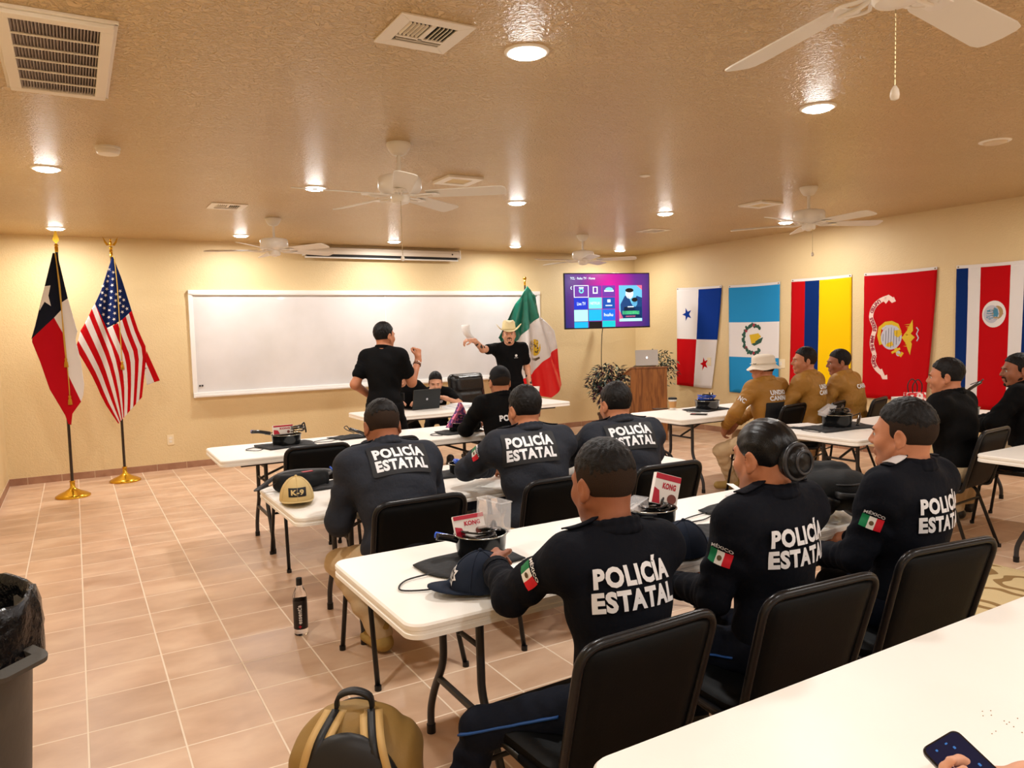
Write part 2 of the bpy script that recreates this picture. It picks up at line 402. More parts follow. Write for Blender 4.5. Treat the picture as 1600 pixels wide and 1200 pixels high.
def tile_mat():
    m = bpy.data.materials.new('floor_tile'); m.use_nodes = True; nt = m.node_tree; n = nt.nodes; L = nt.links; b = n['Principled BSDF']
    tc = n.new('ShaderNodeTexCoord'); sep = n.new('ShaderNodeSeparateXYZ'); L.new(tc.outputs['Object'], sep.inputs[0])
    T = .3262
    def M(op, a, bb=None, cc=None):
        x = n.new('ShaderNodeMath'); x.operation = op
        for i, v in enumerate((a, bb, cc)):
            if v is None: continue
            if isinstance(v, (int, float)): x.inputs[i].default_value = v
            else: L.new(v, x.inputs[i])
        return x.outputs[0]
    ux = M('DIVIDE', M('ADD', sep.outputs[0], .04+T*8), T); uy = M('DIVIDE', M('ADD', sep.outputs[1], T*20-.115), T)
    def edge(u):   # distance to tile edge, metres
        f = M('FRACT', u); return M('MULTIPLY', M('MINIMUM', f, M('SUBTRACT', 1.0, f)), T)
    e = M('MINIMUM', edge(ux), edge(uy))
    g = n.new('ShaderNodeMapRange'); g.inputs['From Min'].default_value = .0028; g.inputs['From Max'].default_value = .0048; L.new(e, g.inputs['Value'])
    # per-tile tone
    cmb = n.new('ShaderNodeCombineXYZ'); L.new(M('FLOOR', ux), cmb.inputs[0]); L.new(M('FLOOR', uy), cmb.inputs[1])
    wn = n.new('ShaderNodeTexWhiteNoise'); wn.noise_dimensions = '2D'; L.new(cmb.outputs[0], wn.inputs['Vector'])
    # marbling, stretched along x and shifted per tile
    mp = n.new('ShaderNodeMapping'); mp.inputs['Scale'].default_value = (3.4, 5.2, 1); L.new(tc.outputs['Object'], mp.inputs['Vector'])
    off = n.new('ShaderNodeVectorMath'); off.operation = 'MULTIPLY_ADD'; off.inputs[1].default_value = (30, 30, 30)
    L.new(wn.outputs['Color'], off.inputs[0]); L.new(mp.outputs[0], off.inputs[2])
    nz = n.new('ShaderNodeTexNoise'); nz.inputs['Scale'].default_value = 1; nz.inputs['Detail'].default_value = 7; nz.inputs['Distortion'].default_value = .25; L.new(off.outputs[0], nz.inputs['Vector'])
    cr = n.new('ShaderNodeValToRGB'); el = cr.color_ramp.elements
    el[0].position = .25; el[0].color = (*srgb(190, 152, 122), 1); el[1].position = .8; el[1].color = (*srgb(226, 196, 166), 1)
    x = el.new(.5); x.color = (*srgb(208, 172, 142), 1)
    L.new(nz.outputs['Fac'], cr.inputs[0])
    hs = n.new('ShaderNodeHueSaturation'); L.new(cr.outputs[0], hs.inputs['Color'])
    L.new(M('MULTIPLY_ADD', wn.outputs['Value'], .14, .93), hs.inputs['Value'])
    mx = n.new('ShaderNodeMix'); mx.data_type = 'RGBA'; L.new(g.outputs[0], mx.inputs[0]); mx.inputs[6].default_value = (*srgb(240, 220, 196), 1); L.new(hs.outputs[0], mx.inputs[7])
    L.new(mx.outputs[2], b.inputs['Base Color'])
    ro = M('MULTIPLY_ADD', g.outputs[0], -.45, .75); L.new(M('MULTIPLY_ADD', nz.outputs['Fac'], .14, ro), b.inputs['Roughness'])
    bp = n.new('ShaderNodeBump'); bp.inputs['Distance'].default_value = .004; bp.inputs['Strength'].default_value = .5
    hh = M('ADD', M('MULTIPLY', g.outputs[0], .7), M('MULTIPLY', nz.outputs['Fac'], .12)); L.new(hh, bp.inputs['Height']); L.new(bp.outputs[0], b.inputs['Normal'])
    return m
def slab(name, lo, hi, m):
    bm = B(); c = [(a+b)/2 for a, b in zip(lo, hi)]; s = [b-a for a, b in zip(lo, hi)]; box(bm, c, s)
    return tag(obj(name, bm, m), kind='structure')
TW = .12
slab('floor', (LX-TW, FY-TW, -.1), (RX+TW, BY+TW, 0), tile_mat())
slab('ceiling', (LX-TW, FY-TW, H), (RX+TW, BY+TW, H+.1), CEIL)
slab('wall_back', (LX-TW, BY, 0), (RX+TW, BY+TW, H), WALL)
slab('wall_left', (LX-TW, FY, 0), (LX, BY, H), WALL)
slab('wall_right', (RX, FY, 0), (RX+TW, BY, H), WALL)
slab('wall_front', (LX-TW, FY-TW, 0), (RX+TW, FY, H), WALL)
BASE = mat('baseboard_tile', srgb(150, 108, 84), .45, mix=(srgb(172, 130, 102), 6, .35, .65), bump=(30, .15))
GROUT = mat('grout', srgb(205, 180, 150), .8)
def baseboard(name, ax, fixed, lo, hi, off, sgn):
    bm = B(); n = int((hi-lo)/.3262)+1
    def bx(a, b_, th, z0, z1, mi):
        if ax == 'x': box(bm, ((a+b_)/2, fixed+sgn*th/2, (z0+z1)/2), (b_-a, th, z1-z0), mi=mi)
        else: box(bm, (fixed+sgn*th/2, (a+b_)/2, (z0+z1)/2), (th, b_-a, z1-z0), mi=mi)
    bx(lo, hi, .006, 0, .079, 1)
    a = lo-off
    while a < hi:
        p, q = max(a+.004, lo), min(a+.3222, hi)
        if q-p > .01: bx(p, q, .0095, 0, .078, 0)
        a += .3262
    tag(obj(name, bm, [BASE, GROUT]), kind='structure')
baseboard('baseboard_back', 'x', BY, LX, RX, .15, -1)
baseboard('baseboard_left', 'y', LX, FY, BY-.01, .1, 1)
baseboard('baseboard_right', 'y', RX, FY, BY-.01, .2, -1)
baseboard('baseboard_front', 'x', FY, LX+.01, RX-.01, .1, 1)
WHITE = mat('white_painted_metal', srgb(236, 228, 214), .35)
IVORY = mat('ivory_plastic', srgb(238, 222, 186), .4)

# ---- recessed lamps
LENS = mat('lamp_lens', (1, 1, 1), .4, emit=(LAMP_COL, 34))
LENS_OFF = mat('lamp_lens_unlit', srgb(225, 205, 175), .4)
TRIM = mat('lamp_trim', srgb(246, 240, 228), .4)
lamp_names = {(0, 0): 'back row at the far left, above the pole flags', (1, 0): 'back row second from left, beside the small far-left fan', (2, 0): 'back row, third from left, above the wall screen case', (3, 0): 'back row fourth from left, just left of the television fan',
              (4, 0): 'back row rightmost, above the television corner', (0, 1): 'middle row leftmost, below the smoke detector', (1, 1): 'middle row second, behind the left blade of the big fan', (2, 1): 'middle row third, right of the big fan',
              (3, 1): 'middle row fourth, between the television fan and the flag-wall fan', (4, 1): 'middle row rightmost, behind the flag-wall fan', (1, 2): 'front row, large and bright beside the square air diffuser', (2, 2): 'front row bright one right of centre under the nearest fan',
              (3, 2): 'front row, at the right edge of the picture', (0, 2): 'front row at the far left', (4, 2): 'front row at the far right'}
def downlight(i, j, x, y):
    on = (x, y) not in LAMP_OFF
    t = thing('recessed_ceiling_light', ('Lit round recessed ceiling light, ' if on else 'Unlit round recessed ceiling light, ')+lamp_names.get((i, j), 'behind the photographer'), 'ceiling light', (x, y, H), group='recessed ceiling lights')
    bm = B(); lathe(bm, [(.070, -.002), (.072, -.007), (.088, -.008), (.096, -.004), (.097, 0)], seg=32); obj('trim_ring', bm, TRIM, t, smooth=True)
    bm = B(); lathe(bm, [(.0715, -.003), (.069, -.014), (.05, -.020), (.025, -.023), (0, -.024)], seg=32); obj('lens', bm, LENS if on else LENS_OFF, t, smooth=True)
    if on:
        li = bpy.data.lights.new('recessed_lamp_light', 'AREA'); li.shape = 'DISK'; li.size = .14; li.energy = LAMP_W; li.color = LAMP_COL
        o = bpy.data.objects.new('recessed_lamp_light', li); link(o, t); o.location = (0, 0, -.026)
for k, (x, y) in enumerate(LAMP_XY):
    if y < -.5 and x in (-.09, 7.27): continue
    downlight(k % 5, k//5, x, y)

# ---- ceiling fans
FANW = mat('fan_white', srgb(238, 232, 222), .3)
FANB = mat('fan_blade_underside', srgb(232, 226, 214), .45)
WOODB = mat('fan_blade_top', srgb(150, 100, 70), .5)
BRASSC = mat('pull_chain', srgb(180, 160, 120), .35, .8)
DARK = mat('dark_gap', (.01, .01, .01), .7)
def fan(x, y, a0, label, chain=0, chain_xy=(-.05, -.03), back=True, drop=.2):
    t = thing('ceiling_fan', label, 'ceiling fan', (x, y, H), group='white five-blade ceiling fans')
    bm = B(); lathe(bm, [(0, 0), (.075, 0), (.078, -.012), (.062, -.045), (.045, -.068), (.03, -.075), (0, -.076)]); obj('canopy', bm, FANW, t, smooth=True, auto=40)
    bm = B(); cyl(bm, (0, 0, -.07), (0, 0, -drop+.01), .0125); obj('downrod', bm, FANW, t, smooth=True, auto=40)
    z = -drop
    bm = B(); lathe(bm, [(0, z+.012), (.03, z+.012), (.032, z), (.10, z-.002), (.125, z-.008), (.135, z-.022), (.136, z-.078), (.128, z-.092), (.122, z-.10), (.075, z-.118), (.06, z-.12), (0, z-.12)], seg=40)
    obj('motor_housing', bm, FANW, t, smooth=True, auto=40)
    bm = B(); lathe(bm, [(.055, z-.119), (.058, z-.125), (.058, z-.158), (.05, z-.168), (.03, z-.172), (.012, z-.18), (0, z-.18)]); obj('switch_housing', bm, FANW, t, smooth=True, auto=40)
    zb = z-.128
    for k in range(5):
        a = a0+k*72; M = Matrix.Rotation(math.radians(a), 4, 'Z')
        bm = B()
        # forked iron: two curved arms and a plate
        for s in (-1, 1):
            tube(bm, smooth_path([(.05, s*.012, zb+.012), (.10, s*.02, zb+.002), (.135, s*.045, zb), (.17, s*.04, zb+.002), (.20, s*.02, zb+.004)]), .0055, 8)
        tube(bm, smooth_path([(.05, 0, zb+.012), (.12, 0, zb-.004), (.2, 0, zb+.002)]), .007, 8)
        prism(bm, [(.155, -.035), (.235, -.042), (.255, 0), (.235, .042), (.155, .035)], zb+.002, zb+.007)
        xform(bm, M); obj('blade_iron', bm, FANW, t, smooth=True, auto=40)
        bm = B(); pts = [(.17, -.052), (.19, -.056), (.61, -.068), (.65, -.062), (.665, -.045), (.67, 0), (.665, .045), (.65, .062), (.61, .068), (.19, .056), (.17, .052)]
        prism(bm, pts, 0, .006)
        for f in bm.faces:
            if len(f.verts) > 4: f.material_index = 0
        Mt = M @ Matrix.Translation((0, 0, zb+.008)) @ Matrix.Rotation(math.radians(-12), 4, 'X'); xform(bm, Mt)
        o = obj('blade', bm, [FANB], t, bevel=.0015)
    if chain:
        cx, cy = chain_xy; bm = B(); cyl(bm, (cx, cy, z-.165), (cx, cy, z-.165-chain), .0016, seg=6)
        for q in range(int(chain/.012)): sph(bm, (cx, cy, z-.168-q*.012), .0028, 6)
        c = obj('pull_chain', bm, BRASSC, t)
        bm = B(); lathe(bm, [(0, 0), (.004, -.002), (.010, -.012), (.012, -.026), (.010, -.036), (0, -.04)], (cx, cy, z-.165-chain), 12); obj('chain_knob', bm, WHITE, c, smooth=True)
fan(1.82, 4.47, 35, 'White ceiling fan, large one left of centre, with a long pull chain', .33, (-.02, -.055))
fan(1.79, 7.75, 15, 'White ceiling fan, small far left one, above the left end of the whiteboard', .0)
fan(5.62, 7.82, 31, 'White ceiling fan, small far one above the television', .0)
fan(5.62, 4.44, 48, 'White ceiling fan near the flag wall at the right, glowing lamp behind its hub', .2, (.0, -.04))
fan(1.88, 1.22, 7, 'White ceiling fan nearest the camera, only two blades and a pull chain in view', .2, (.03, .02))

# ---- air grilles
def supply_vent(x, y, rz, label, s=.31):
    t = thing('air_supply_vent', label, 'air vent', (x, y, H), rz, group='white ceiling supply vents')
    h = s/2
    bm = B()
    for k in range(4):
        M = Matrix.Rotation(k*PI/2, 4, 'Z')
        vs = prism(bm, [(-h, -h), (h, -h), (h-.055, -h+.055), (-h+.055, -h+.055)], -.008, 0); xform(bm, M, vs)
    box(bm, (0, -.02, -.006), (.022, s-.15, .008)); box(bm, (0, .045, -.006), (s-.11, .014, .008))
    obj('frame', bm, WHITE, t, bevel=.002)
    bm = B(); box(bm, (0, 0, -.0015), (s-.10, s-.10, .002)); obj('dark_duct', bm, DARK, t)
    bm = B()
    for sx in (-1, 1):
        for k in range(5):
            box(bm, (sx*(.026+k*.017), -.035, -.008), (.0025, .125, .011), Euler((0, sx*math.radians(25), 0)))
    for k in range(2): box(bm, (0, .065+k*.02, -.008), (s-.12, .0025, .010), Euler((math.radians(-25), 0, 0)))
    obj('louvers', bm, WHITE, t)
supply_vent(1.27, 2.81, PI*.0, 'White square supply vent with dust marks, near the top centre beside the bright front lamp')
supply_vent(1.26, 7.18, 0, 'White square supply vent, small, above the left part of the whiteboard')
supply_vent(6.23, 7.18, 0, 'White square supply vent, small, between the television fan and the flag wall')
def flat_panel(x, y, label):
    t = thing('exhaust_panel', label, 'ceiling panel', (x, y, H), group='small square white ceiling panels')
    bm = B()
    for k in range(4):
        vs = prism(bm, [(-.15, -.15), (.15, -.15), (.085, -.085), (-.085, -.085)], -.02, 0); xform(bm, Matrix.Rotation(k*PI/2, 4, 'Z'), vs)
    obj('frame', bm, WHITE, t, bevel=.003)
    bm = B(); box(bm, (0, 0, -.009), (.172, .172, .006))
    for k in range(13): box(bm, (-.078+k*.013, 0, -.0135), (.003, .165, .005))
    obj('grille', bm, IVORY, t)
flat_panel(2.65, 5.32, 'Small square white ceiling panel right of the big centre fan')
flat_panel(5.91, 5.23, 'Small square white ceiling panel beside the flag-wall fan')
t = thing('return_air_grille', 'Large white return air grille hanging slightly open, top left corner of the ceiling', 'air vent', (.01, 3.70, H))
bm = B()
for a, b_ in (((-.19, -.48), (.19, -.43)), ((-.19, .43), (.19, .48)), ((-.19, -.43), (-.145, .43)), ((.145, -.43), (.19, .43))):
    box(bm, ((a[0]+b_[0])/2, (a[1]+b_[1])/2, -.02), (b_[0]-a[0], b_[1]-a[1], .016))
obj('door_frame', bm, WHITE, t, bevel=.003)
bm = B()
for s in (-1, 1): box(bm, (0, s*.485, -.006), (.41, .02, .012)); box(bm, (s*.196, 0, -.006), (.014, .98, .012))
obj('ceiling_frame', bm, WHITE, t, bevel=.002)
bm = B(); box(bm, (0, 0, -.003), (.30, .88, .004)); obj('dark_duct', bm, mat('duct_filter', (.05, .035, .03), .9), t)
LOUV = mat('louver_grey', srgb(190, 175, 165), .5)
bm = B()
for k in range(26): box(bm, (-.14+k*.0112, 0, -.015), (.0016, .86, .014), Euler((0, .5, 0)))
obj('louvers', bm, LOUV, t)
bm = B()
for k in range(1, 6): tube(bm, [(-.148, -.43+k*.1433, -.026), (.148, -.43+k*.1433, -.026)], .0045, 8)
obj('cross_rods', bm, WHITE, t)
t = thing('smoke_detector', 'Round white smoke detector on the ceiling, above the leftmost middle-row light', 'smoke detector', (.25, 5.27, H))
bm = B(); lathe(bm, [(0, 0), (.07, 0), (.07, -.012), (.066, -.014)]); obj('base', bm, WHITE, t, smooth=True, auto=40)
bm = B(); lathe(bm, [(.066, -.013), (.066, -.03), (.058, -.044), (.02, -.048), (0, -.048)]); obj('cover', bm, WHITE, t, smooth=True, auto=40)
t = thing('ceiling_sensor', 'Tiny round white sprinkler cover on the ceiling, left of the flag-wall fan', 'sensor', (3.93, 4.62, H))
bm = B(); lathe(bm, [(0, 0), (.04, 0), (.04, -.006), (.02, -.012), (0, -.012)]); obj('cover_plate', bm, WHITE, t, smooth=True)

# ---- wall items
def plate(name, label, loc, face, w=.075, h=.12, kind='outlet', cat='outlet'):
    t = thing(name, label, cat, loc, face)
    bm = B(); box(bm, (0, -.003, 0), (w, .006, h)); obj('cover_plate', bm, IVORY, t, bevel=.002)
    bm = B()
    if kind == 'outlet':
        for s in (-1, 1):
            vs = prism(bm, rrect(.034, .028, .012), 0, .003); xform(bm, Matrix.Translation((0, -.006, s*.02)) @ Matrix.Rotation(PI/2, 4, 'X'), vs)
    else: box(bm, (0, -.009, 0), (.02 if w < .1 else .06, .006, .05), Euler((.1, 0, 0)))
    obj('socket' if kind == 'outlet' else 'switch_rocker', bm, WHITE, t)
plate('wall_outlet', 'Ivory power outlet low on the back wall, left of the whiteboard', (.94, BY, .36), 0)
p_ = on_x(1110, 565, RX-.006); plate('light_switch', 'Ivory switch plate on the flag wall beside the red star', (RX-.03, p_.y, p_.z), -PI/2, kind='switch', cat='light switch')
p_ = on_x(1219, 568, RX-.006); plate('light_switch', 'Wide ivory switch plate between the blue-white-blue and the tricolour flags', (RX, p_.y, p_.z), -PI/2, .16, .12, kind='switch', cat='light switch')

# whiteboard
WB = mat('whiteboard_surface', srgb(228, 226, 226), .12, coat=.4, mix=(srgb(216, 214, 212), 1.5, .4, .7))
WBF = mat('whiteboard_frame_white', srgb(240, 238, 234), .3)
t = thing('whiteboard', 'Very wide white whiteboard in a white frame on the back wall', 'whiteboard', (3.72, BY, 1.50))
W2, H2 = 2.475, .625
bm = B(); box(bm, (0, -.012, 0), (W2*2, .02, H2*2)); obj('board_panel', bm, WB, t)
bm = B()
for z, hh in ((H2, .05), (-H2, .06)): box(bm, (0, -.025, z), (W2*2+.05, .05, hh)); box(bm, (0, -.03, z*.955), (W2*2-.02, .036, .014))
for s in (-1, 1): box(bm, (s*W2, -.02, 0), (.05, .04, H2*2+.04))
obj('frame', bm, WBF, t, bevel=.004)
bm = B(); box(bm, (0, -.024, 0), (.012, .006, H2*2-.06)); obj('centre_seam', bm, WBF, t)
bm = B(); box(bm, (0, -.055, -H2-.015), (W2*2, .07, .012)); box(bm, (0, -.088, -H2-.008), (W2*2, .006, .02)); obj('pen_tray', bm, WBF, t, bevel=.002)
bm = B(); [box(bm, (-W2+.055+k*.028, -.026, -H2+.115), (.018, .01, .02)) for k in (0, 1)]
o = obj('magnet_pair', bm, DARK, t)

# pull-down screen case
t = thing('projection_screen_case', 'Long white roll-up projection screen case at the top of the back wall', 'projection screen', (3.72, BY-.10, 2.655))
SCR = mat('screen_case_metal', srgb(225, 215, 200), .35)
bm = B(); vs = prism(bm, [(-.05, -.04), (.05, -.04), (.052, .0), (.04, .045), (0, .058), (-.045, .045), (-.055, 0)], -1.1, 1.1); xform(bm, Matrix.Rotation(PI/2, 4, 'Z') @ Matrix.Rotation(PI/2, 4, 'X'))
obj('housing', bm, SCR, t, bevel=.004)
bm = B(); box(bm, (0, -.0, -.055), (2.14, .05, .03)); obj('slot', bm, DARK, t)
bm = B(); tube(bm, [(-1.09, 0, -.078), (1.09, 0, -.078)], .013, 10); obj('bottom_bar', bm, WBF, t)
bm = B()
for s in (-1, 1): box(bm, (s*1.105, 0, 0), (.015, .12, .125))
obj('end_cap', bm, WBF, t, bevel=.004)
bm = B(); sph(bm, (.98, -.054, .0), .012, 8); o = obj('logo_dot', bm, DARK, t)
# ================================================================ tables and chairs
PLA = mat('white_table_plastic', srgb(244, 240, 232), .38, bump=(220, .12, 'noise', .002))
LEGM = mat('dark_grey_leg_steel', srgb(58, 58, 62), .4, .3)
BLKT = mat('black_chair_tube', (.006, .006, .007), .3, .0, spec=.4)
VINYL = mat('black_chair_vinyl', (.003, .0033, .0036), .5, spec=.14, bump=(160, .15, 'noise', .002))
TZ = .72
def folding_table(x, y, L, rz, label, D=.76, vis=True):
    """x,y = corner nearest the left wall and the camera; L length along x"""
    t = thing('folding_table', label, 'table', (x, y, 0), rz, group='white plastic folding tables')
    bm = B(); P = rrect(L, D, .055, 8, L/2, D/2); n = len(P)
    rings = []
    for sc_, z in ((-.006, TZ), (0, TZ-.006), (0, TZ-.018), (-.003, TZ-.020), (-.003, TZ-.030), (0, TZ-.032), (0, TZ-.045), (-.012, TZ-.048)):
        R_ = rrect(L+2*sc_, D+2*sc_, .055+sc_, 8, L/2, D/2); rings.append([bm.verts.new((a, b, z)) for a, b in R_])
    bm.faces.new(rings[0]); bm.faces.new(rings[-1][::-1])
    for A, Q in zip(rings, rings[1:]):
        for k in range(n): bm.faces.new((A[k], Q[k], Q[(k+1) % n], A[(k+1) % n]))
    obj('tabletop', bm, PLA, t, smooth=True, auto=30)
    bm = B()
    for q in (.13, D-.13): box(bm, (L/2, q, TZ-.06), (L-.3, .022, .03))
    obj('steel_rail', bm, LEGM, t)
    for e in (0, 1):
        xe = .34 if e == 0 else L-.34; s = 1 if e == 0 else -1
        f = bpy.data.objects.new('leg_frame', None); f.empty_display_size = .05; link(f, t)
        for q in (-1, 1):
            bm = B(); tube(bm, smooth_path([(xe, D/2+q*.15, TZ-.05), (xe, D/2+q*.15, .45), (xe, D/2+q*.16, .33), (xe, D/2+q*.24, .2), (xe, D/2+q*.285, .1), (xe, D/2+q*.29, .012)], 5), .0145, 10); obj('leg', bm, LEGM, f, smooth=True)
            bm = B(); cyl(bm, (xe, D/2+q*.29, 0), (xe, D/2+q*.29, .035), .0175); obj('foot_cap', bm, BLKT, f)
        bm = B(); tube(bm, [(xe, D/2-.19, .255), (xe, D/2+.19, .255)], .013, 8); obj('crossbar', bm, LEGM, f, smooth=True, auto=40)
        bm = B(); tube(bm, [(xe, D/2-.15, TZ-.11), (xe, D/2+.15, TZ-.11)], .011, 8); obj('crossbar', bm, LEGM, f, smooth=True, auto=40)
        bm = B(); tube(bm, smooth_path([(xe, D/2, .50), (xe+s*.02, D/2, .52), (xe+s*.33, D/2, TZ-.08), (xe+s*.36, D/2, TZ-.05)]), .0095, 8); tube(bm, [(xe, D/2-.15, .5), (xe, D/2+.15, .5)], .009, 8)
        obj('brace', bm, LEGM, f, smooth=True)
    return t
folding_table(.78, 1.96, 2.44, 0, 'White folding table of the near row, with the navy caps and backpack on it')
folding_table(.84, 3.46, 2.44, 0, 'White folding table of the second row, with the tan cap on it', D=.84)
folding_table(.82, 5.40, 2.44, -.01, 'White folding table of the third row, left, with empty chairs pushed up')
folding_table(2.52, 7.18, 2.44, 0, 'White folding table at the front where the laptop and the paper stacks lie', D=.74)
folding_table(4.66, 5.02, 2.44, 0, 'White folding table by the lectern with the paper coffee cup')
folding_table(4.74, 3.34, 2.44, 0, 'White folding table in the right group with a black bowl at its left end')
folding_table(4.78, 1.80, 2.44, 0, 'White folding table at the right edge of the picture, nothing on it')
folding_table(.80, .39, 2.44, 0, 'White folding table in the lower right foreground, nearest the camera')

def make_chair(loc, rz, label, open_=None):
    t = thing('folding_chair', label, 'chair', loc, rz, group='black padded metal chairs')
    # local: back at y=0, seat forward to +y
    bm = B()
    P = round_path([(-.205, .11, .44), (-.215, .0, .83), (.215, .0, .83), (.205, .11, .44)], .07, 7)
    P = [Vector((-.20, .30, .425)), Vector((-.205, .16, .425))] + round_path([(-.205, .16, .425), (-.205, .115, .43), (-.215, 0, .83), (.215, 0, .83), (.205, .115, .43), (.205, .16, .425)], .065, 7)[1:-1] + [Vector((.205, .16, .425)), Vector((.20, .30, .425))]
    tube(bm, P, .0125, 10); obj('back_frame', bm, BLKT, t, smooth=True)
    # pad: outline follows the frame, slightly padded
    bm = B(); nx, nz = 12, 12; gr = {}
    for side in (0, 1):
        for i in range(nx+1):
            for j in range(nz+1):
                u, v = i/nx*2-1, j/nz
                w_ = .203-.006*(1-v); ed = (1-abs(u)**6)*(1-abs(2*v-1)**6)
                x = u*w_; z = .445+v*.373
                cor = max(0, abs(u)-.75)/.25; cz = max(0, abs(2*v-1)-.75)/.25; rr = math.hypot(cor, cz)
                if rr > 1: x *= 1-(rr-1)*.12; z = .6315+(z-.6315)*(1-(rr-1)*.12)
                y0 = .1125*(1-v)+.0
                y = y0+(-1 if side == 0 else 1)*(.004+.014*ed**.5 if ed > 0 else .004)
                gr[side, i, j] = bm.verts.new((x, y+.004, z))
    for side in (0, 1):
        for i in range(nx):
            for j in range(nz):
                q = [gr[side, i, j], gr[side, i+1, j], gr[side, i+1, j+1], gr[side, i, j+1]]; bm.faces.new(q if side == 0 else q[::-1])
    bd = [(i, 0) for i in range(nx)]+[(nx, j) for j in range(nz)]+[(nx-i, nz) for i in range(nx)]+[(0, nz-j) for j in range(nz)]
    for k in range(len(bd)):
        a, b_ = bd[k], bd[(k+1) % len(bd)]; bm.faces.new((gr[0, a[0], a[1]], gr[1, a[0], a[1]], gr[1, b_[0], b_[1]], gr[0, b_[0], b_[1]]))
    obj('backrest', bm, VINYL, t, smooth=True)
    bm = B()
    for sc_, z in ((-.02, .475), (-.006, .47), (0, .455), (0, .435), (-.004, .43)):
        pass
    rings = []
    for sc_, z in ((-.05, .474), (-.015, .47), (0, .458), (0, .436), (-.006, .43)):
        rings.append([bm.verts.new((a*(1-.06*((.33-b_)/.4)), b_, z)) for a, b_ in rrect(.41+2*sc_, .40+2*sc_, max(.06+sc_, .01), 6, 0, .335)])
    n = len(rings[0]); bm.faces.new(rings[0]); bm.faces.new(rings[-1][::-1])
    for A, Q in zip(rings, rings[1:]):
        for k in range(n): bm.faces.new((A[k], Q[k], Q[(k+1) % n], A[(k+1) % n]))
    obj('seat', bm, VINYL, t, smooth=True, auto=50)
    for s in (-1, 1):
        bm = B(); tube(bm, round_path([(s*.195, .16, .42), (s*.195, .50, .415), (s*.215, .56, .0)], .06, 6), .0115, 10); lg = obj('front_leg', bm, BLKT, t, smooth=True); bm = B(); cyl(bm, (s*.215, .56, 0), (s*.215, .56, .022), .0155, seg=10); obj('rubber_foot', bm, BLKT, lg)
        bm = B(); tube(bm, round_path([(s*.185, .42, .405), (s*.19, .20, .405), (s*.215, .055, .0)], .05, 6), .0115, 10); lg = obj('rear_leg', bm, BLKT, t, smooth=True); bm = B(); cyl(bm, (s*.215, .056, 0), (s*.215, .056, .022), .0155, seg=10); obj('rubber_foot', bm, BLKT, lg)
    bm = B(); tube(bm, [(-.2, .175, .33), (.2, .175, .33)], .008, 8); obj('stretcher', bm, BLKT, t)
    bm = B(); tube(bm, [(-.2, .525, .3), (.2, .525, .3)], .008, 8); obj('stretcher', bm, BLKT, t)
    return t
chair0 = make_chair((1.17, 1.37, 0), .02, 'Black padded metal chair under the officer seated at the left end of the near table')
def chair(x, y, rz, label):
    c = copy_tree(chair0); c.location = (x, y, 0); c.rotation_euler = (0, 0, rz); c['label'] = label; return c
chair(1.76, 1.335, -.08, 'Black padded metal chair under the seated woman with the hair bun')
chair(2.40, 1.35, -.14, 'Black padded metal chair under the officer at the right of the near table')
chair(1.28, 3.02, 0, 'Black padded metal chair of the bald-faded officer at the left of the second row')
chair(2.03, 3.02, 0, 'Black padded metal chair of the middle officer in the second row')
chair(2.68, 2.98, -.05, 'Black padded metal chair of the right-hand officer in the second row')
chair(1.36, 4.92, 0, 'Empty black padded metal chair at the left of the third-row table')
chair(1.86, 4.92, 0, 'Empty black padded metal chair half hidden behind the left second-row officer')
chair(2.90, 4.90, 0, 'Black padded metal chair under the officer in the black cap in the third row')
# ================================================================ flags
def cloth_mat(n, c, rough=.6): return mat(n, c, .85, bump=(400, .12, 'noise', .001), spec=.15)
CW = cloth_mat('flag_white', srgb(226, 222, 220)); CRD = cloth_mat('flag_red', srgb(186, 4, 14)); CBL = cloth_mat('flag_royal_blue', srgb(4, 50, 138))
CSKY = cloth_mat('flag_sky_blue', srgb(38, 140, 198)); CYEL = cloth_mat('flag_yellow', srgb(242, 196, 2)); CNAV = cloth_mat('flag_dark_blue', srgb(4, 40, 104))
CGRN = mat('flag_satin_green', srgb(0, 104, 84), .28, coat=.3); CSR = mat('flag_satin_red', srgb(226, 26, 30), .32, coat=.3); CSW = mat('flag_satin_white', srgb(228, 224, 222), .35, coat=.2)
GOLDP = mat('emblem_gold', srgb(214, 176, 20), .5); INKB = mat('emblem_black', (.01, .01, .012), .6); GREYB = mat('emblem_grey', srgb(188, 188, 200), .5)
WREATH = mat('emblem_wreath_green', srgb(30, 78, 62), .6); TEAL = mat('emblem_teal', srgb(60, 130, 160), .6); TANP = mat('emblem_tan', srgb(168, 140, 92), .6); RIB = mat('emblem_ribbon', srgb(238, 208, 196), .6)
PINKT = mat('emblem_text_red', srgb(150, 40, 60), .6); BROWNP = mat('emblem_brown', srgb(90, 70, 40), .6)
GROM = mat('brass_grommet', srgb(120, 100, 60), .35, .8)
def layers(t, L, mapf, step=.03, solid=.0015):
    """L: list of (name, [(poly, matindex)], [materials], lift)"""
    for name, polys, ms, lift in L:
        bm = B()
        for pl, mi in polys:
            if callable(pl): pl(bm)
            else: poly_bm(bm, pl, mi)
        bisect_grid(bm, step)
        for v in bm.verts: v.co = mapf(v.co.x, v.co.y, lift)
        bmesh.ops.remove_doubles(bm, verts=bm.verts, dist=1e-5)
        obj(name, bm, ms, t, smooth=True, solid=solid if lift == 0 else 0)
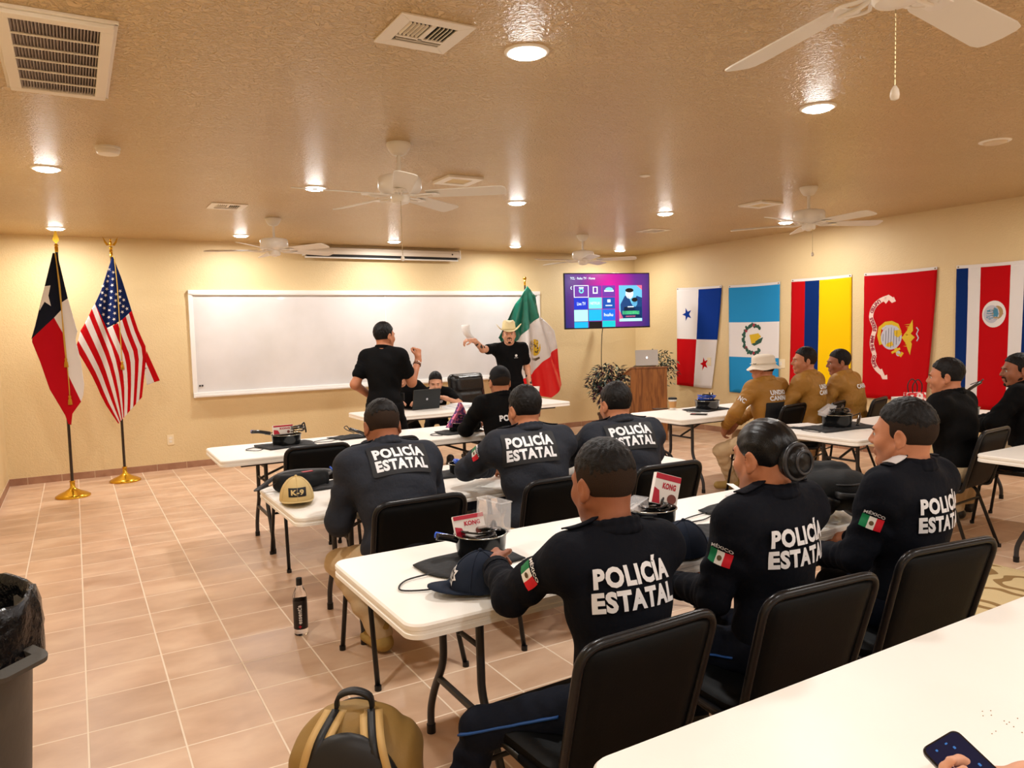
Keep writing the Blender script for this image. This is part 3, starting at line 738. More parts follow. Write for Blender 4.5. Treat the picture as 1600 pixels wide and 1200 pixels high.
def wall_flag(label, pl, pr, zt, hgt, L, seed, amp=.012, taper=(0, 0)):
    """pl, pr: photo pixels of the top corners (on the right wall)"""
    a, b = on_x(*pl, RX-.02), on_x(*pr, RX-.02); W = a.y-b.y; t = thing('wall_flag', label, 'flag', (RX, a.y, 0), 0, 'flags hung on the right wall')
    rn = random.Random(seed); p1, p2, p3 = [rn.random()*6 for _ in range(3)]
    def mp(u, v, lift):     # u 0..1 left to right, v 0..1 top to bottom
        k = v**1.3; uu = u*W; uu += k*(taper[0]*(1-u)-taper[1]*u)
        d = .010+amp*(.25+k)*(1+math.sin(u*7+p1+v*1.5))*.5+amp*.35*k*math.sin(u*19+p2+v*3)
        d += .0025*math.exp(-((v*4) % 1-.5)**2*180)+.012*k
        sag = .006*math.sin(u*PI)*(1-v)
        return Vector((-d-lift, -uu, (a.z*(1-u)+b.z*u)-v*hgt-sag))
    t['label'] = label
    Lh = [('header_band', [([(0, -.0), (1, -.0), (1, .022), (0, .022)], 0)], [CW], .0012)]
    layers(t, L+Lh, mp, .04)
    for q in (.025, .975):
        bm = B(); c = mp(q, .012, .003); cyl(bm, c+Vector((.004, 0, 0)), c-Vector((.002, 0, 0)), .008, seg=12); obj('grommet', bm, GROM, t)
    return t, mp, W
R_ = lambda x0, y0, x1, y1: [(x0, y0), (x1, y0), (x1, y1), (x0, y1)]
AS = .91/1.5    # width / height: keeps circles round in uv
def uvc(cx, cy, r, n=24, ry=None): return [(x, cy+(y-cy)*AS) for x, y in circ(cx, cy, r, n, ry)]
def uvs(cx, cy, r, rot=90): return [(x, cy-(y-cy)*AS) for x, y in star(cx, cy, r, rot)]
wall_flag('quartered flag, white and blue over red and white, with a blue and a red star', (1057, 450), (1127, 446), 2.15, 1.50,
          [('cloth', [(R_(0, 0, .5, .52), 0), (R_(.5, 0, 1, .52), 1), (R_(0, .52, .5, 1), 2), (R_(.5, .52, 1, 1), 0)], [CW, CBL, CRD], 0),
           ('blue_star', [(uvs(.25, .27, .115, 110), 0)], [CBL], .0015), ('red_star', [(uvs(.75, .76, .115, 110), 0)], [CRD], .0015)], 3, .016, (0, .20))
wr = []
for s in (-1, 1):
    for k in range(11):
        a = math.radians(100+s*(k*13)); cx, cy = .48+.19*math.cos(a), .53-.20*math.sin(a)*AS*1.0
        if True:
            a2 = math.radians(180+s*(128-k*12.8)); cx, cy = .50+.20*math.cos(a2), .50+.21*math.sin(a2)*AS
            wr.append((uvc(cx+.012*(k % 2), cy, .030, 7), k % 4 == 3 and 1 or 0)); wr.append((uvc(cx-.02, cy+.012*((k % 3)-1), .022, 6), 0))
wall_flag('sky blue, white and sky blue flag with a green wreath and yellow bird', (1138, 446), (1218, 440), 2.13, 1.52,
          [('cloth', [(R_(0, 0, 1, .345), 0), (R_(0, .345, 1, .665), 1), (R_(0, .665, 1, 1), 0)], [CSKY, CW], 0),
           ('wreath', wr, [WREATH, PINKT], .0015),
           ('bird_emblem', [([(.42, .46), (.60, .445), (.66, .475), (.60, .50), (.56, .53), (.46, .54), (.44, .50)], 0), ([(.60, .50), (.70, .48), (.66, .53), (.52, .56), (.46, .545)], 1)], [GOLDP, WREATH], .0018)], 8, .010, (.02, .02))
wall_flag('tricolour flag, narrow red and blue beside wide yellow', (1236, 436.5), (1330, 428.5), 2.13, 1.5,
          [('cloth', [(R_(0, 0, .24, 1), 0), (R_(.24, 0, .485, 1), 1), (R_(.485, 0, 1, 1), 2)], [CRD, CNAV, CYEL], 0)], 12, .009, (-.03, .0))
# red flag with the scroll, globe, bird and anchor (hung sideways: its left is down)
def rib_path(n=26):
    out = []
    for k in range(n):
        t = k/(n-1); y = .26+t*.44; x = .235-.105*math.sin(t*PI*.96+.1)+.06*math.sin(t*2*PI*1.25+.9)+.03*(1-t)
        out.append((x, y))
    return out
rp = [(.36, .20), (.25, .222), (.155, .27), (.115, .345), (.155, .41), (.175, .45), (.15, .50), (.135, .56), (.155, .61), (.178, .655), (.165, .705), (.215, .762), (.30, .80)]
rp = [(p.x, p.y) for p in smooth_path([(x, y, 0) for x, y in rp], 4)]
def rib_uv(pts, w): 
    q = band([(x, y/AS) for x, y in pts], w); return [(x, y*AS) for x, y in q]
def rib_text(bm):
    acc = 0; P_ = [Vector((x, y/AS)) for x, y in rp]; seg = [0]
    for a, b in zip(P_, P_[1:]): seg.append(seg[-1]+(b-a).length)
    Ltot = seg[-1]; words = 'UNITED  STATES  MARINE  CORPS'
    for i, ch in enumerate(words):
        if ch == ' ': continue
        s = Ltot*(.12+.76*i/(len(words)-1)); k = max(j for j in range(len(seg)-1) if seg[j] <= s); f = (s-seg[k])/(seg[k+1]-seg[k]); c = P_[k].lerp(P_[k+1], f); tg = (P_[k+1]-P_[k]).normalized()
        tb = text_bm(ch, .062, .004); up = Vector((tg.y, -tg.x))
        # letters read downwards: baseline direction = tangent, tops point right
        for v in tb.verts:
            x, y = v.co.x, v.co.y; p = c+tg*x+Vector((-(-tg.y), -tg.x))*y*-1*-1; v.co = (p.x, p.y*AS, 0)
        merge(bm, tb)
eag = []
for s in (-1, 1):     # wings of the bird, up and down
    eag.append(([(.68, .515+s*.01), (.735, .515+s*.05), (.72, .515+s*.135), (.675, .515+s*.09), (.645, .515+s*.05), (.60, .515+s*.02)], 0))
    for j in range(4): eag.append(([(.69-.012*j, .50+s*(.02+.02*j)), (.735-.004*j, .50+s*(.03+.02*j)), (.66-.02*j, .50+s*(.04+.014*j))], 0))
glob = [(uvc(.42, .515, .155, 30), 1), ]
lines = [(R_(.42-.12+.04*j-.003, .515-.08*math.cos((j-3)*.4)*1.0, .42-.12+.04*j+.003, .515+.08*math.cos((j-3)*.4)), 2) for j in range(7)]
wall_flag('red flag with a lettered scroll, gold anchor, globe and eagle', (1350, 427), (1464, 416.5), 2.13, 1.47,
          [('cloth', [(R_(0, 0, 1, 1), 0)], [CRD], 0), ('scroll', [(rib_uv(rp, .062), 0), (rib_uv([(.30, .235), (.36, .20), (.42, .225), (.45, .215)], .07), 0), (rib_uv([(.27, .77), (.33, .83), (.39, .825)], .06), 0)], [RIB], .0014),
           ('scroll_lettering', [(rib_text, 0)], [PINKT], .0022),
           ('fouled_anchor', [([(x, y) for x, y in rib_uv([(.27, .57), (.235, .50), (.25, .44), (.33, .405), (.42, .40), (.50, .42), (.54, .47), (.545, .50)], .05)], 0), (rib_uv([(.28, .45), (.33, .425), (.42, .425), (.50, .44)], .03), 1), (rib_uv([(.48, .58), (.52, .63), (.58, .655), (.60, .63)], .045), 0), (uvc(.54, .64, .035, 12), 1), (rib_uv([(.44, .635), (.56, .60)], .03), 0)], [GOLDP, GREYB], .0016),
           ('globe', glob, [CW, GREYB, INKB], .0022), ('globe_lines', lines+[([(.36, .56), (.44, .545), (.46, .575), (.40, .59), (.34, .58)], 0), ([(.46, .46), (.54, .455), (.58, .49), (.52, .515), (.47, .50)], 0)], [GOLDP, GREYB, INKB], .0028),
           ('eagle', [([(.57, .515), (.62, .49), (.70, .485), (.77, .515), (.72, .545), (.62, .545)], 0)]+eag+[(rib_uv([(.78, .44), (.81, .46), (.79, .49), (.82, .52), (.80, .545)], .016), 1)], [GOLDP, GREYB], .003)], 21, .016, (.0, .10))
wall_flag('blue, white, red, white and blue striped flag with a round crest', (1494, 415), (1622, 404), 2.13, 1.5,
          [('cloth', [(R_(0, 0, .155, 1), 0), (R_(.155, 0, .315, 1), 1), (R_(.315, 0, .685, 1), 2), (R_(.685, 0, .845, 1), 1), (R_(.845, 0, 1, 1), 0)], [CNAV, CW, CRD], 0),
           ('crest_disc', [(uvc(.50, .345, .15, 30), 0)], [CW], .0014), ('crest', [(uvc(.47, .345, .10, 24), 0), (uvc(.54, .335, .075, 20), 2), (uvc(.455, .345, .062, 16), 1), ([(.50, .30), (.545, .31), (.56, .345), (.54, .38), (.50, .385)], 3)], [GREYB, TEAL, TANP, TEAL], .002)], 30, .018, (0, .03))

# ---- flags on poles
BRASS = mat('polished_brass', srgb(222, 178, 60), .2, 1); POLE = mat('dark_wood_pole', srgb(38, 24, 20), .25, coat=.5); CORD = mat('gold_cord', srgb(200, 160, 60), .5); TAS = mat('gold_tassel', srgb(226, 160, 30), .6, bump=(300, .6, 'wave'))
TXB = cloth_mat('flag_navy_nylon', srgb(22, 26, 40), .45); TXR = cloth_mat('flag_crimson_nylon', srgb(182, 12, 28), .45); USB = cloth_mat('flag_navy_canton', srgb(18, 34, 84), .5)
def pole_flag(label, base, top, y, L, finial, fold=.016, ztop=None, tassels=(), stand=True, ph=0):
    a = on_y(*base, y); b = on_y(*top, y); zt = b.z; x0 = (a.x+b.x)/2 if stand else b.x
    t = thing('flag_on_pole', label, 'flag', (x0, y, 0))
    bm = B(); lathe(bm, [(0, 0), (.155, 0), (.16, .008), (.158, .018), (.13, .035), (.07, .062), (.035, .085), (.024, .10), (.022, .15), (.026, .152), (.026, .165), (0, .166)], seg=40); obj('base', bm, BRASS, t, smooth=True, auto=50)
    bm = B(); cyl(bm, (0, 0, .15), (0, 0, zt), .0145, .013); obj('pole', bm, POLE, t, smooth=True, auto=50)
    bm = B(); lathe(bm, [(0, 0), (.016, 0), (.016, .05), (.012, .055), (.02, .065), (.012, .08), (.008, .085)], (0, 0, zt))
    if finial == 'spear':
        vs = prism(bm, [(0, .24), (.016, .17), (.030, .12), (.012, .095), (0, .08), (-.012, .095), (-.030, .12), (-.016, .17)], -.004, .004); xform(bm, Matrix.Translation((0, 0, zt)) @ Matrix.Rotation(PI/2, 4, 'X'), vs)
    elif finial == 'eagle':
        sph(bm, (0, 0, zt+.10), .020, 12)
        sph(bm, (0, 0, zt+.15), (.016, .016, .030), 12); sph(bm, (0, -.018, zt+.185), .011, 10)
        for s in (-1, 1):
            vs = prism(bm, [(s*.01, .13), (s*.04, .165), (s*.075, .225), (s*.06, .16), (s*.04, .125)], -.004, .004); xform(bm, Matrix.Translation((0, .005, zt)) @ Matrix.Rotation(PI/2, 4, 'X'), vs)
    else: sph(bm, (0, 0, zt+.10), .026, 14)
    obj('finial', bm, BRASS, t, smooth=True, auto=40)
    def mp(px, py, lift):
        q = on_y(px, py, y); dx, dz = q.x-x0, zt-q.z; r = math.hypot(dx, dz); ang = math.atan2(dx, dz+.15)
        d = .022+.05*math.exp(-(dx/.16)**2)*0+.035*min(r, 1)*math.cos(ang*3)+fold*min(1, r*1.6)*(math.sin(ang*24+ph)+.5*math.sin(ang*41+1+ph))
        d = max(d+.01, .0)+.018
        return Vector((q.x-x0, -d-lift, q.z))
    for name, polys, ms, lift in L:
        bm = B()
        for pl, mi in polys: poly_bm(bm, pl, mi)
        bisect_grid(bm, 3.0)
        for v in bm.verts: v.co = mp(v.co.x, v.co.y, lift)
        bmesh.ops.remove_doubles(bm, verts=bm.verts, dist=1e-5); obj(name, bm, ms, t, smooth=True, solid=.0016 if lift == 0 else 0)
    for pts in tassels:
        bm = B(); P = [mp(px, py, .012) for px, py in pts]; tube(bm, smooth_path(P, 4), .0045, 6); c = obj('cord', bm, CORD, t, smooth=True)
        e = P[-1]; bm = B(); lathe(bm, [(0, .01), (.010, .005), (.013, -.01), (.009, -.018), (.016, -.04), (.020, -.085), (0, -.088)], e, 14); obj('tassel', bm, TAS, c, smooth=True)
    return t
c1 = lambda pts: [(30+x/3.748, 360+y/3.75) for x, y in pts]
stars = []
tx = [('cloth', [(c1([(197, 135), (222, 135), (285, 400), (248, 425), (250, 465), (205, 512), (78, 632), (72, 640), (95, 560), (150, 330)]), 0),
                 (c1([(248, 425), (285, 400), (340, 590), (330, 640), (360, 760), (380, 900), (375, 960), (362, 1000), (290, 850), (255, 600), (205, 512), (245, 470), (250, 465)]), 1),
                 (c1([(205, 512), (255, 600), (290, 850), (362, 1000), (312, 1070), (305, 1135), (288, 1130), (270, 1080), (180, 930), (125, 770), (78, 655), (78, 632)]), 2)], [TXB, CW, TXR], 0),
      ('star', [(c1([(150, 330), (184, 325), (172, 385), (187, 445), (150, 420), (120, 472), (128, 430), (136, 395)]), 0)], [CW], .0015)]
pole_flag('flag with one white star on dark blue, white and red, on the leftmost pole', (116, 774), (87, 394), 8.75, tx, 'spear', .010, tassels=([(86, 397), (94, 450), (99, 520), (103, 560)], [(87, 397), (98, 500), (107, 590), (109, 618)]))
# stars and stripes
def interp(A, Q, f, n=9):
    A = smooth_path([(x, y, 0) for x, y in A], 6); Q = smooth_path([(x, y, 0) for x, y in Q], 6)
    def at(P, t): k = t*(len(P)-1); i = min(int(k), len(P)-2); return P[i].lerp(P[i+1], k-i)
    return [(at(A, k/(n-1)).lerp(at(Q, k/(n-1)), f)[:2]) for k in range(n)]
A_ = [(330, 690), (385, 780), (440, 880), (500, 1010), (578, 1128)]; Q_ = [(512, 572), (545, 650), (590, 760), (612, 900), (612, 1090)]
B1 = [(330, 690), (350, 600), (405, 500), (442, 430)]
sL = []
topL = [(330, 690), (345, 645), (358, 590), (385, 545), (408, 498), (425, 460), (443, 432), (512, 572)]
cur = []
for k in range(8):
    f = k/7; m = interp(A_, Q_, f, 10); st = topL[k]; off = (st[0]-m[0][0], st[1]-m[0][1])
    cur.append([(x+off[0]*(1-j/9)**1.5, y+off[1]*(1-j/9)**1.5) for j, (x, y) in enumerate(m)])
for k in range(7): sL.append((c1(cur[k]+cur[k+1][::-1]), 0 if k % 2 == 0 else 1))
topR = [(512, 572), (545, 560), (575, 545), (600, 525), (622, 505), (640, 487), (657, 472)]
A2 = Q_; Q2 = [(657, 472), (700, 600), (742, 705), (728, 860), (716, 975)]
curR = []
for k in range(7):
    m = interp(A2, Q2, k/6, 10); st = topR[k]; off = (st[0]-m[0][0], st[1]-m[0][1]); curR.append([(x+off[0]*(1-j/9)**1.5, y+off[1]*(1-j/9)**1.5) for j, (x, y) in enumerate(m)])
for k in range(6): sL.append((c1(curR[k]+curR[k+1][::-1]), 1 if k % 2 == 0 else 0))
sL += [(c1([(742, 705), (820, 878), (788, 888), (738, 770)]), 0), (c1([(738, 770), (788, 888), (745, 905), (732, 830)]), 1)]
canton = c1([(546, 152), (560, 185), (600, 290), (657, 472), (600, 525), (512, 574), (443, 432), (480, 350), (520, 225)])
usst = [(x, y) for x, y in [(549, 248), (547, 287), (525, 232), (522, 270), (543, 323), (488, 328), (512, 345), (539, 360), (485, 367), (505, 382), (535, 397), (480, 405), (498, 418), (563, 413), (473, 440), (531, 434), (557, 448), (497, 457), (526, 470), (557, 487), (492, 494), (523, 510), (553, 522), (519, 546), (590, 357), (588, 392), (610, 409), (586, 428), (607, 446), (629, 460), (602, 480), (566, 376), (516, 300)]]
pole_flag('stars and stripes flag, second pole from the left', (196, 750), (174, 402), 9.35,
          [('cloth', [(canton, 2)]+sL, [CRD, CW, USB], 0), ('stars', [(c1(star(x, y, 11, 90+(k % 3)*8)), 0) for k, (x, y) in enumerate(usst)], [CW], .0016)], 'eagle', .012, tassels=([(178, 402), (183, 450), (187, 520), (190, 565)],), ph=1)
c2 = lambda pts: pts
mx = [('cloth', [([(821, 447), (833, 462), (841, 493), (824, 508), (808, 530), (790, 540), (774, 528), (787, 503), (803, 476)], 0),
                 ([(841, 493), (862, 517), (867, 544), (843, 566), (828, 582), (812, 592), (800, 590), (790, 565), (790, 540), (808, 530), (824, 508)], 1),
                 ([(867, 544), (872, 575), (876, 601), (857, 621), (832, 617), (812, 608), (805, 600), (800, 590), (812, 592), (828, 582), (843, 566)], 2)], [CGRN, CSW, CSR], 0),
      ('eagle_emblem', [(circ(832, 543, 9, 18, 13), 0), (circ(825, 541, 5, 12, 9), 1), ([(826, 562), (833, 564), (840, 560), (839, 557), (832, 560), (827, 558)], 2), ([(828, 535), (836, 530), (840, 540), (836, 552), (830, 550)], 1)], [GOLDP, BROWNP, BROWNP], .0016)]
pole_flag('green, white and red satin flag with an eagle, behind the speaker', (824, 640), (821, 446), 9.3, mx, 'ball', .034, ph=2)

# ================================================================ television
def emis(n, c, s=1.0): return mat(n, (0, 0, 0), .3, emit=(c, s))
A = ray(881.8, 470.3)*11.0; Bp = ray(1015.5, 469.5)*11.4; off = Vector((0, 0, CAM[4])); ctr = (A+Bp)/2+off; dv = (Bp-A); TWd = dv.length; THt = .822; rzt = math.atan2(dv.y, dv.x)
t = thing('television', 'large flat television showing a magenta app menu, in the corner', 'television', (ctr.x, ctr.y, ctr.z-.0), rzt); TVT = t
bm = B(); box(bm, (0, .02, 0), (TWd, .03, THt)); box(bm, (0, .045, -.08), (TWd*.7, .04, THt*.55)); obj('case', bm, mat('tv_black_plastic', (.01, .01, .012), .3), t, bevel=.004)
m = bpy.data.materials.new('tv_screen_glow'); m.use_nodes = True; nt = m.node_tree; n = nt.nodes; b = n['Principled BSDF']; b.inputs['Base Color'].default_value = (.01, .01, .01, 1); b.inputs['Roughness'].default_value = .15
tc = n.new('ShaderNodeTexCoord'); mpn = n.new('ShaderNodeMapping'); mpn.inputs['Location'].default_value = (-.02, 0, -.16); mpn.inputs['Scale'].default_value = (1.25, 0, .9)
gr = n.new('ShaderNodeTexGradient'); gr.gradient_type = 'SPHERICAL'; cr = n.new('ShaderNodeValToRGB'); e = cr.color_ramp.elements
e[0].position = 0; e[0].color = (*srgb(24, 34, 100), 1); e[1].position = .95; e[1].color = (*srgb(210, 0, 150), 1); x = e.new(.45); x.color = (*srgb(100, 30, 130), 1)
for a_, b_ in ((tc.outputs['Object'], mpn.inputs['Vector']), (mpn.outputs[0], gr.inputs[0]), (gr.outputs['Fac'], cr.inputs[0]), (cr.outputs[0], b.inputs['Emission Color'])): nt.links.new(a_, b_)
b.inputs['Emission Strength'].default_value = 1.3
bm = B(); box(bm, (0, .0035, .003), (TWd-.03, .004, THt-.035)); scr = obj('screen', bm, m, t)
def spt(cx, cy): return ((cx-785)/1337*TWd, (500-cy)/845*THt)     # from the zoomed photo of the screen
def scr_poly(bm, pts, mi=0, y=-.0005):
    tri = tessellate_polygon([[Vector((*spt(*p), 0)) for p in pts]]); vs = [bm.verts.new((spt(*p)[0], y, spt(*p)[1])) for p in pts]
    for q in tri: bm.faces.new([vs[i] for i in q]).material_index = mi
SCM = [emis('screen_white', srgb(235, 250, 255), 1.3), emis('screen_blue', srgb(10, 50, 200), 1.2), emis('screen_mint', srgb(120, 225, 225), 1.2), emis('screen_azure', srgb(0, 80, 180), 1.1), emis('screen_pale', srgb(180, 250, 235), 1.2), emis('screen_cyan', srgb(0, 180, 240), 1.2),
       emis('screen_hulu_blue', srgb(0, 110, 225), 1.2), emis('screen_teal', srgb(0, 200, 205), 1.2), emis('screen_violet', srgb(110, 50, 160), 1.2), emis('screen_black', (.002, .002, .004), 1), emis('screen_pink', srgb(255, 110, 140), 1.2), emis('screen_green', srgb(90, 230, 140), 1.2), emis('screen_skyface', srgb(110, 200, 240), 1.1), emis('screen_deepblue', srgb(10, 70, 130), 1.0)]
bm = B(); RR = lambda x0, y0, x1, y1: [(x0, y0), (x1, y0), (x1, y1), (x0, y1)]
for r_, mi in ((RR(262, 262, 488, 446), 0), (RR(494, 268, 690, 440), 8), (RR(700, 268, 900, 440), 8), (RR(262, 452, 472, 625), 1), (RR(484, 448, 690, 618), 2), (RR(700, 448, 896, 622), 3), (RR(262, 632, 472, 806), 4), (RR(484, 630, 686, 800), 5), (RR(696, 630, 896, 798), 6), (RR(262, 816, 472, 905), 5), (RR(488, 812, 686, 905), 9), (RR(694, 804, 896, 900), 7), (RR(960, 268, 1325, 820), 12)): scr_poly(bm, r_, mi)
for r_, mi in ((RR(272, 272, 478, 436), 8),): scr_poly(bm, r_, mi, -.0015)
def oval(cx, cy, rx, ry, n=14): return [(cx+rx*math.cos(2*PI*k/n), cy+ry*math.sin(2*PI*k/n)) for k in range(n)]
for r_, mi in ((RR(340, 290, 412, 310), 0), (oval(376, 345, 38, 40), 2), (RR(552, 285, 628, 390), 0), (oval(805, 325, 60, 30), 2), (RR(730, 335, 876, 362), 0), (RR(775, 480, 825, 525), 0), (RR(745, 565, 850, 580), 0), (RR(960, 775, 1315, 820), 4),
               ([(960, 640), (1020, 770), (960, 790)], 10), ([(1240, 268), (1325, 268), (1325, 340)], 10), ([(985, 775), (980, 560), (1050, 430), (1100, 420), (1160, 560), (1240, 430), (1325, 460), (1325, 775)], 13), ([(1000, 770), (1040, 600), (1320, 600), (1320, 770)], 9), (oval(1125, 395, 62, 80), 0), (oval(1205, 530, 45, 70), 12),
               (RR(1010, 660, 1280, 715), 11), (RR(1060, 735, 1215, 755), 10)): scr_poly(bm, r_, mi, -.002)
for r_, mi in ((RR(568, 298, 612, 372), 8), (oval(376, 345, 18, 20), 8), (oval(1125, 345, 66, 34), 9), (oval(1205, 490, 48, 34), 9), (RR(1094, 590, 1190, 605), 0)): scr_poly(bm, r_, mi, -.003)
obj('menu_tiles', bm, SCM, scr)
bm = B()
for s_, cx, cy, w_, h_ in (('TCL · Roku TV · Home', 400, 157, 380, 36), ('Live TV', 372, 540, 130, 50), ('NETFLIX', 585, 535, 150, 40), ('hulu', 790, 712, 140, 50), ('‹', 222, 302, 26, 50)):
    tb = fit_text(s_, w_/1337*TWd, h_/845*THt, .02); x_, z_ = spt(cx, cy); merge(bm, tb, Matrix.Translation((x_, -.0045, z_)) @ Matrix.Rotation(PI/2, 4, 'X'))
obj('menu_lettering', bm, SCM[0], scr)
bm = B(); box(bm, (0, .10, .0), (.30, .04, .30)); tube(bm, [(0, .1, 0), (.12, .30, 0), (.2, .62, 0)], .022, 8); obj('wall_bracket', bm, DARK, t)
bm = B(); c_ = on_y(940, 517, ctr.y); tube(bm, smooth_path([(-.06, .06, -.38), (-.07, .09, -.55), (-.07, .12, -.9), (-.05, .15, -1.15)], 5), .006, 6); obj('power_cable', bm, DARK, t, smooth=True)

# ================================================================ lectern, plants, chair at the front
OAK = bpy.data.materials.new('oak_veneer'); OAK.use_nodes = True; nt = OAK.node_tree; n = nt.nodes; b = n['Principled BSDF']; b.inputs['Roughness'].default_value = .4
tc = n.new('ShaderNodeTexCoord'); mpn = n.new('ShaderNodeMapping'); mpn.inputs['Scale'].default_value = (14, 14, 1.6); wv = n.new('ShaderNodeTexNoise'); wv.inputs['Scale'].default_value = 1.6; wv.inputs['Detail'].default_value = 6; wv.inputs['Distortion'].default_value = 1.2
cr = n.new('ShaderNodeValToRGB'); cr.color_ramp.elements[0].color = (*srgb(112, 66, 30), 1); cr.color_ramp.elements[1].color = (*srgb(150, 96, 48), 1); cr.color_ramp.elements[0].position = .4; cr.color_ramp.elements[1].position = .6
for a_, b_ in ((tc.outputs['Object'], mpn.inputs['Vector']), (mpn.outputs[0], wv.inputs[0]), (wv.outputs['Fac'], cr.inputs[0]), (cr.outputs[0], b.inputs['Base Color'])): nt.links.new(a_, b_)
L0 = on_z(1024, 688, 0); t = thing('lectern', 'oak lectern in the far right corner, laptop on its top', 'lectern', (L0.x+.0, L0.y+.2, 0), -.42)
w_, d_, h_ = .50, .40, 1.0
bm = B(); box(bm, (0, -d_/2, h_/2), (w_, .02, h_)); obj('front_panel', bm, OAK, t, bevel=.002)
bm = B(); vs = prism(bm, [(-d_/2, 0), (d_/2, 0), (d_/2, h_-.10), (-d_/2, h_)], -.009, .009); xform(bm, Matrix.Translation((w_/2-.01, 0, 0)) @ Matrix.Rotation(PI/2, 4, 'Z') @ Matrix.Rotation(PI/2, 4, 'X')); obj('side_panel', bm, OAK, t)
for z0, z1 in ((0, .52), (.90, 1.0)):
    bm = B(); vs = prism(bm, [(-d_/2, z0), (d_/2, z0), (d_/2, min(z1, h_-.10)), (-d_/2, z1)], -.009, .009); xform(bm, Matrix.Translation((-w_/2+.01, 0, 0)) @ Matrix.Rotation(PI/2, 4, 'Z') @ Matrix.Rotation(PI/2, 4, 'X')); obj('side_panel', bm, OAK, t)
bm = B(); box(bm, (-w_/2+.01, -d_/2+.03, .7), (.018, .05, .4)); obj('side_stile', bm, OAK, t)
bm = B(); box(bm, (0, 0, h_-.045), (w_+.02, d_+.06, .02), Euler((-math.atan(.10/d_), 0, 0))); obj('sloped_top', bm, OAK, t, bevel=.003)
for z in (.06, .52, .74): bm = B(); box(bm, (0, .0, z), (w_-.04, d_-.03, .018)); obj('shelf', bm, OAK, t)
ALU = mat('aluminium_laptop', srgb(176, 172, 168), .3, .9); GLOW = mat('laptop_logo_glow', (1, 1, 1), .3, emit=(srgb(225, 240, 255), 1.5))
t = thing('laptop', 'silver laptop open on the oak lectern, glowing logo on its lid', 'laptop', (L0.x-.0, L0.y+.2, h_+.02), -.42)
bm = B(); box(bm, (0, .03, -.008), (.32, .22, .014), Euler((-.22, 0, 0))); obj('keyboard_base', bm, ALU, t, bevel=.004)
bm = B(); vs = prism(bm, rrect(.32, .215, .012), -.004, .004); xform(bm, Matrix.Translation((0, -.10, .12)) @ Matrix.Rotation(PI/2-.12, 4, 'X')); lid = obj('lid', bm, ALU, t)
bm = B(); vs = prism(bm, [(.012*math.cos(a)*(1+.12*math.cos(2*a)), .014*math.sin(a)-.004*abs(math.cos(a))**3*(1 if math.sin(a) > 0 else -.5)) for a in np.linspace(0, 2*PI, 22)[:-1]], .0045, .0052)
vs2 = prism(bm, [(0, .014), (.007, .022), (.004, .013)], .0045, .0052); xform(bm, Matrix.Translation((0, -.10, .12)) @ Matrix.Rotation(PI/2-.12, 4, 'X')); obj('fruit_logo', bm, GLOW, lid)
def foliage(name, label, loc, R3, n, cols, seed, leaf=.05, zc=1.0, stems=6, pot=True):
    t = thing(name, label, 'plant', loc); rn = random.Random(seed)
    bm = B(); lathe(bm, [(0, 0), (.13, 0), (.17, .26), (.185, .27), (.185, .30), (.16, .30), (.155, .25), (0, .25)], seg=24); obj('pot', bm, mat('brown_pot', srgb(70, 48, 34), .6), t, smooth=True, auto=40)
    bm = B(); bl = B(); st = []
    for k in range(stems):
        a = rn.random()*2*PI; e = Vector((R3[0]*.75*math.cos(a), R3[1]*.75*math.sin(a), zc+R3[2]*(rn.random()*1.2-.3)))
        P = smooth_path([(0, 0, .2), (e.x*.2, e.y*.2, zc*.6), (e.x*.6, e.y*.6, (zc+e.z)*.5), e], 5); tube(bm, P, [.010*(1-.7*i/(len(P)-1)) for i in range(len(P))], 6); st.append(P)
    obj('stems', bm, mat('plant_stem', srgb(62, 48, 34), .8), t, smooth=True)
    for k in range(n):
        while True:
            q = Vector([rn.uniform(-1, 1) for _ in range(3)])
            if q.length < 1: break
        P0 = Vector((q.x*R3[0], q.y*R3[1], zc+q.z*R3[2])) if rn.random() < .8 else rn.choice(st)[rn.randint(8, 14)]+Vector([rn.uniform(-.06, .06) for _ in range(3)])
        if P0.z < .3: P0.z = .3+rn.random()*.3
        d = Vector((q.x+rn.uniform(-.6, .6), q.y+rn.uniform(-.6, .6), rn.uniform(-.9, .4))).normalized(); s = d.cross(Vector((0, 0, 1))).normalized(); u = s.cross(d); L = leaf*rn.uniform(.7, 1.3)
        s = (s+u*rn.uniform(-.5, .5)).normalized(); mi = rn.choices(range(len(cols)), [c[1] for c in cols])[0]
        pts = [P0, P0+d*L*.35+s*L*.22-u*.004, P0+d*L+u*-.012, P0+d*L*.35-s*L*.22-u*.004]; m_ = P0+d*L*.4+u*.006; vs = [bl.verts.new(p) for p in pts]; c = bl.verts.new(m_)
        for i in range(4): bl.faces.new((vs[i], vs[(i+1) % 4], c)).material_index = mi
    obj('leaves', bl, [c[0] for c in cols], t)
    return t
LG, LB, LL = mat('leaf_dark_green', srgb(34, 54, 48), .4), mat('leaf_burgundy', srgb(58, 22, 36), .4), mat('leaf_pale_edge', srgb(168, 176, 150), .5)
pl = ray(952, 598)*11.2+off; foliage('potted_plant', 'bushy artificial plant with dark green and burgundy leaves, left of the lectern', (pl.x, pl.y, 0), (.34, .30, .34), 900, [(LG, 5), (LB, 5), (LL, 1.2)], 4, .085, pl.z-.03)
pl = ray(1030, 575)*11.3+off; foliage('potted_plant', 'artificial plant with small pale-edged leaves, behind the lectern', (pl.x, pl.y, 0), (.34, .20, .32), 420, [(LG, 5), (LL, 3), (LB, 1)], 9, .065, pl.z, 9)
LEA = mat('black_leather', (.006, .006, .007), .3, bump=(50, .3, 'voronoi', .003))
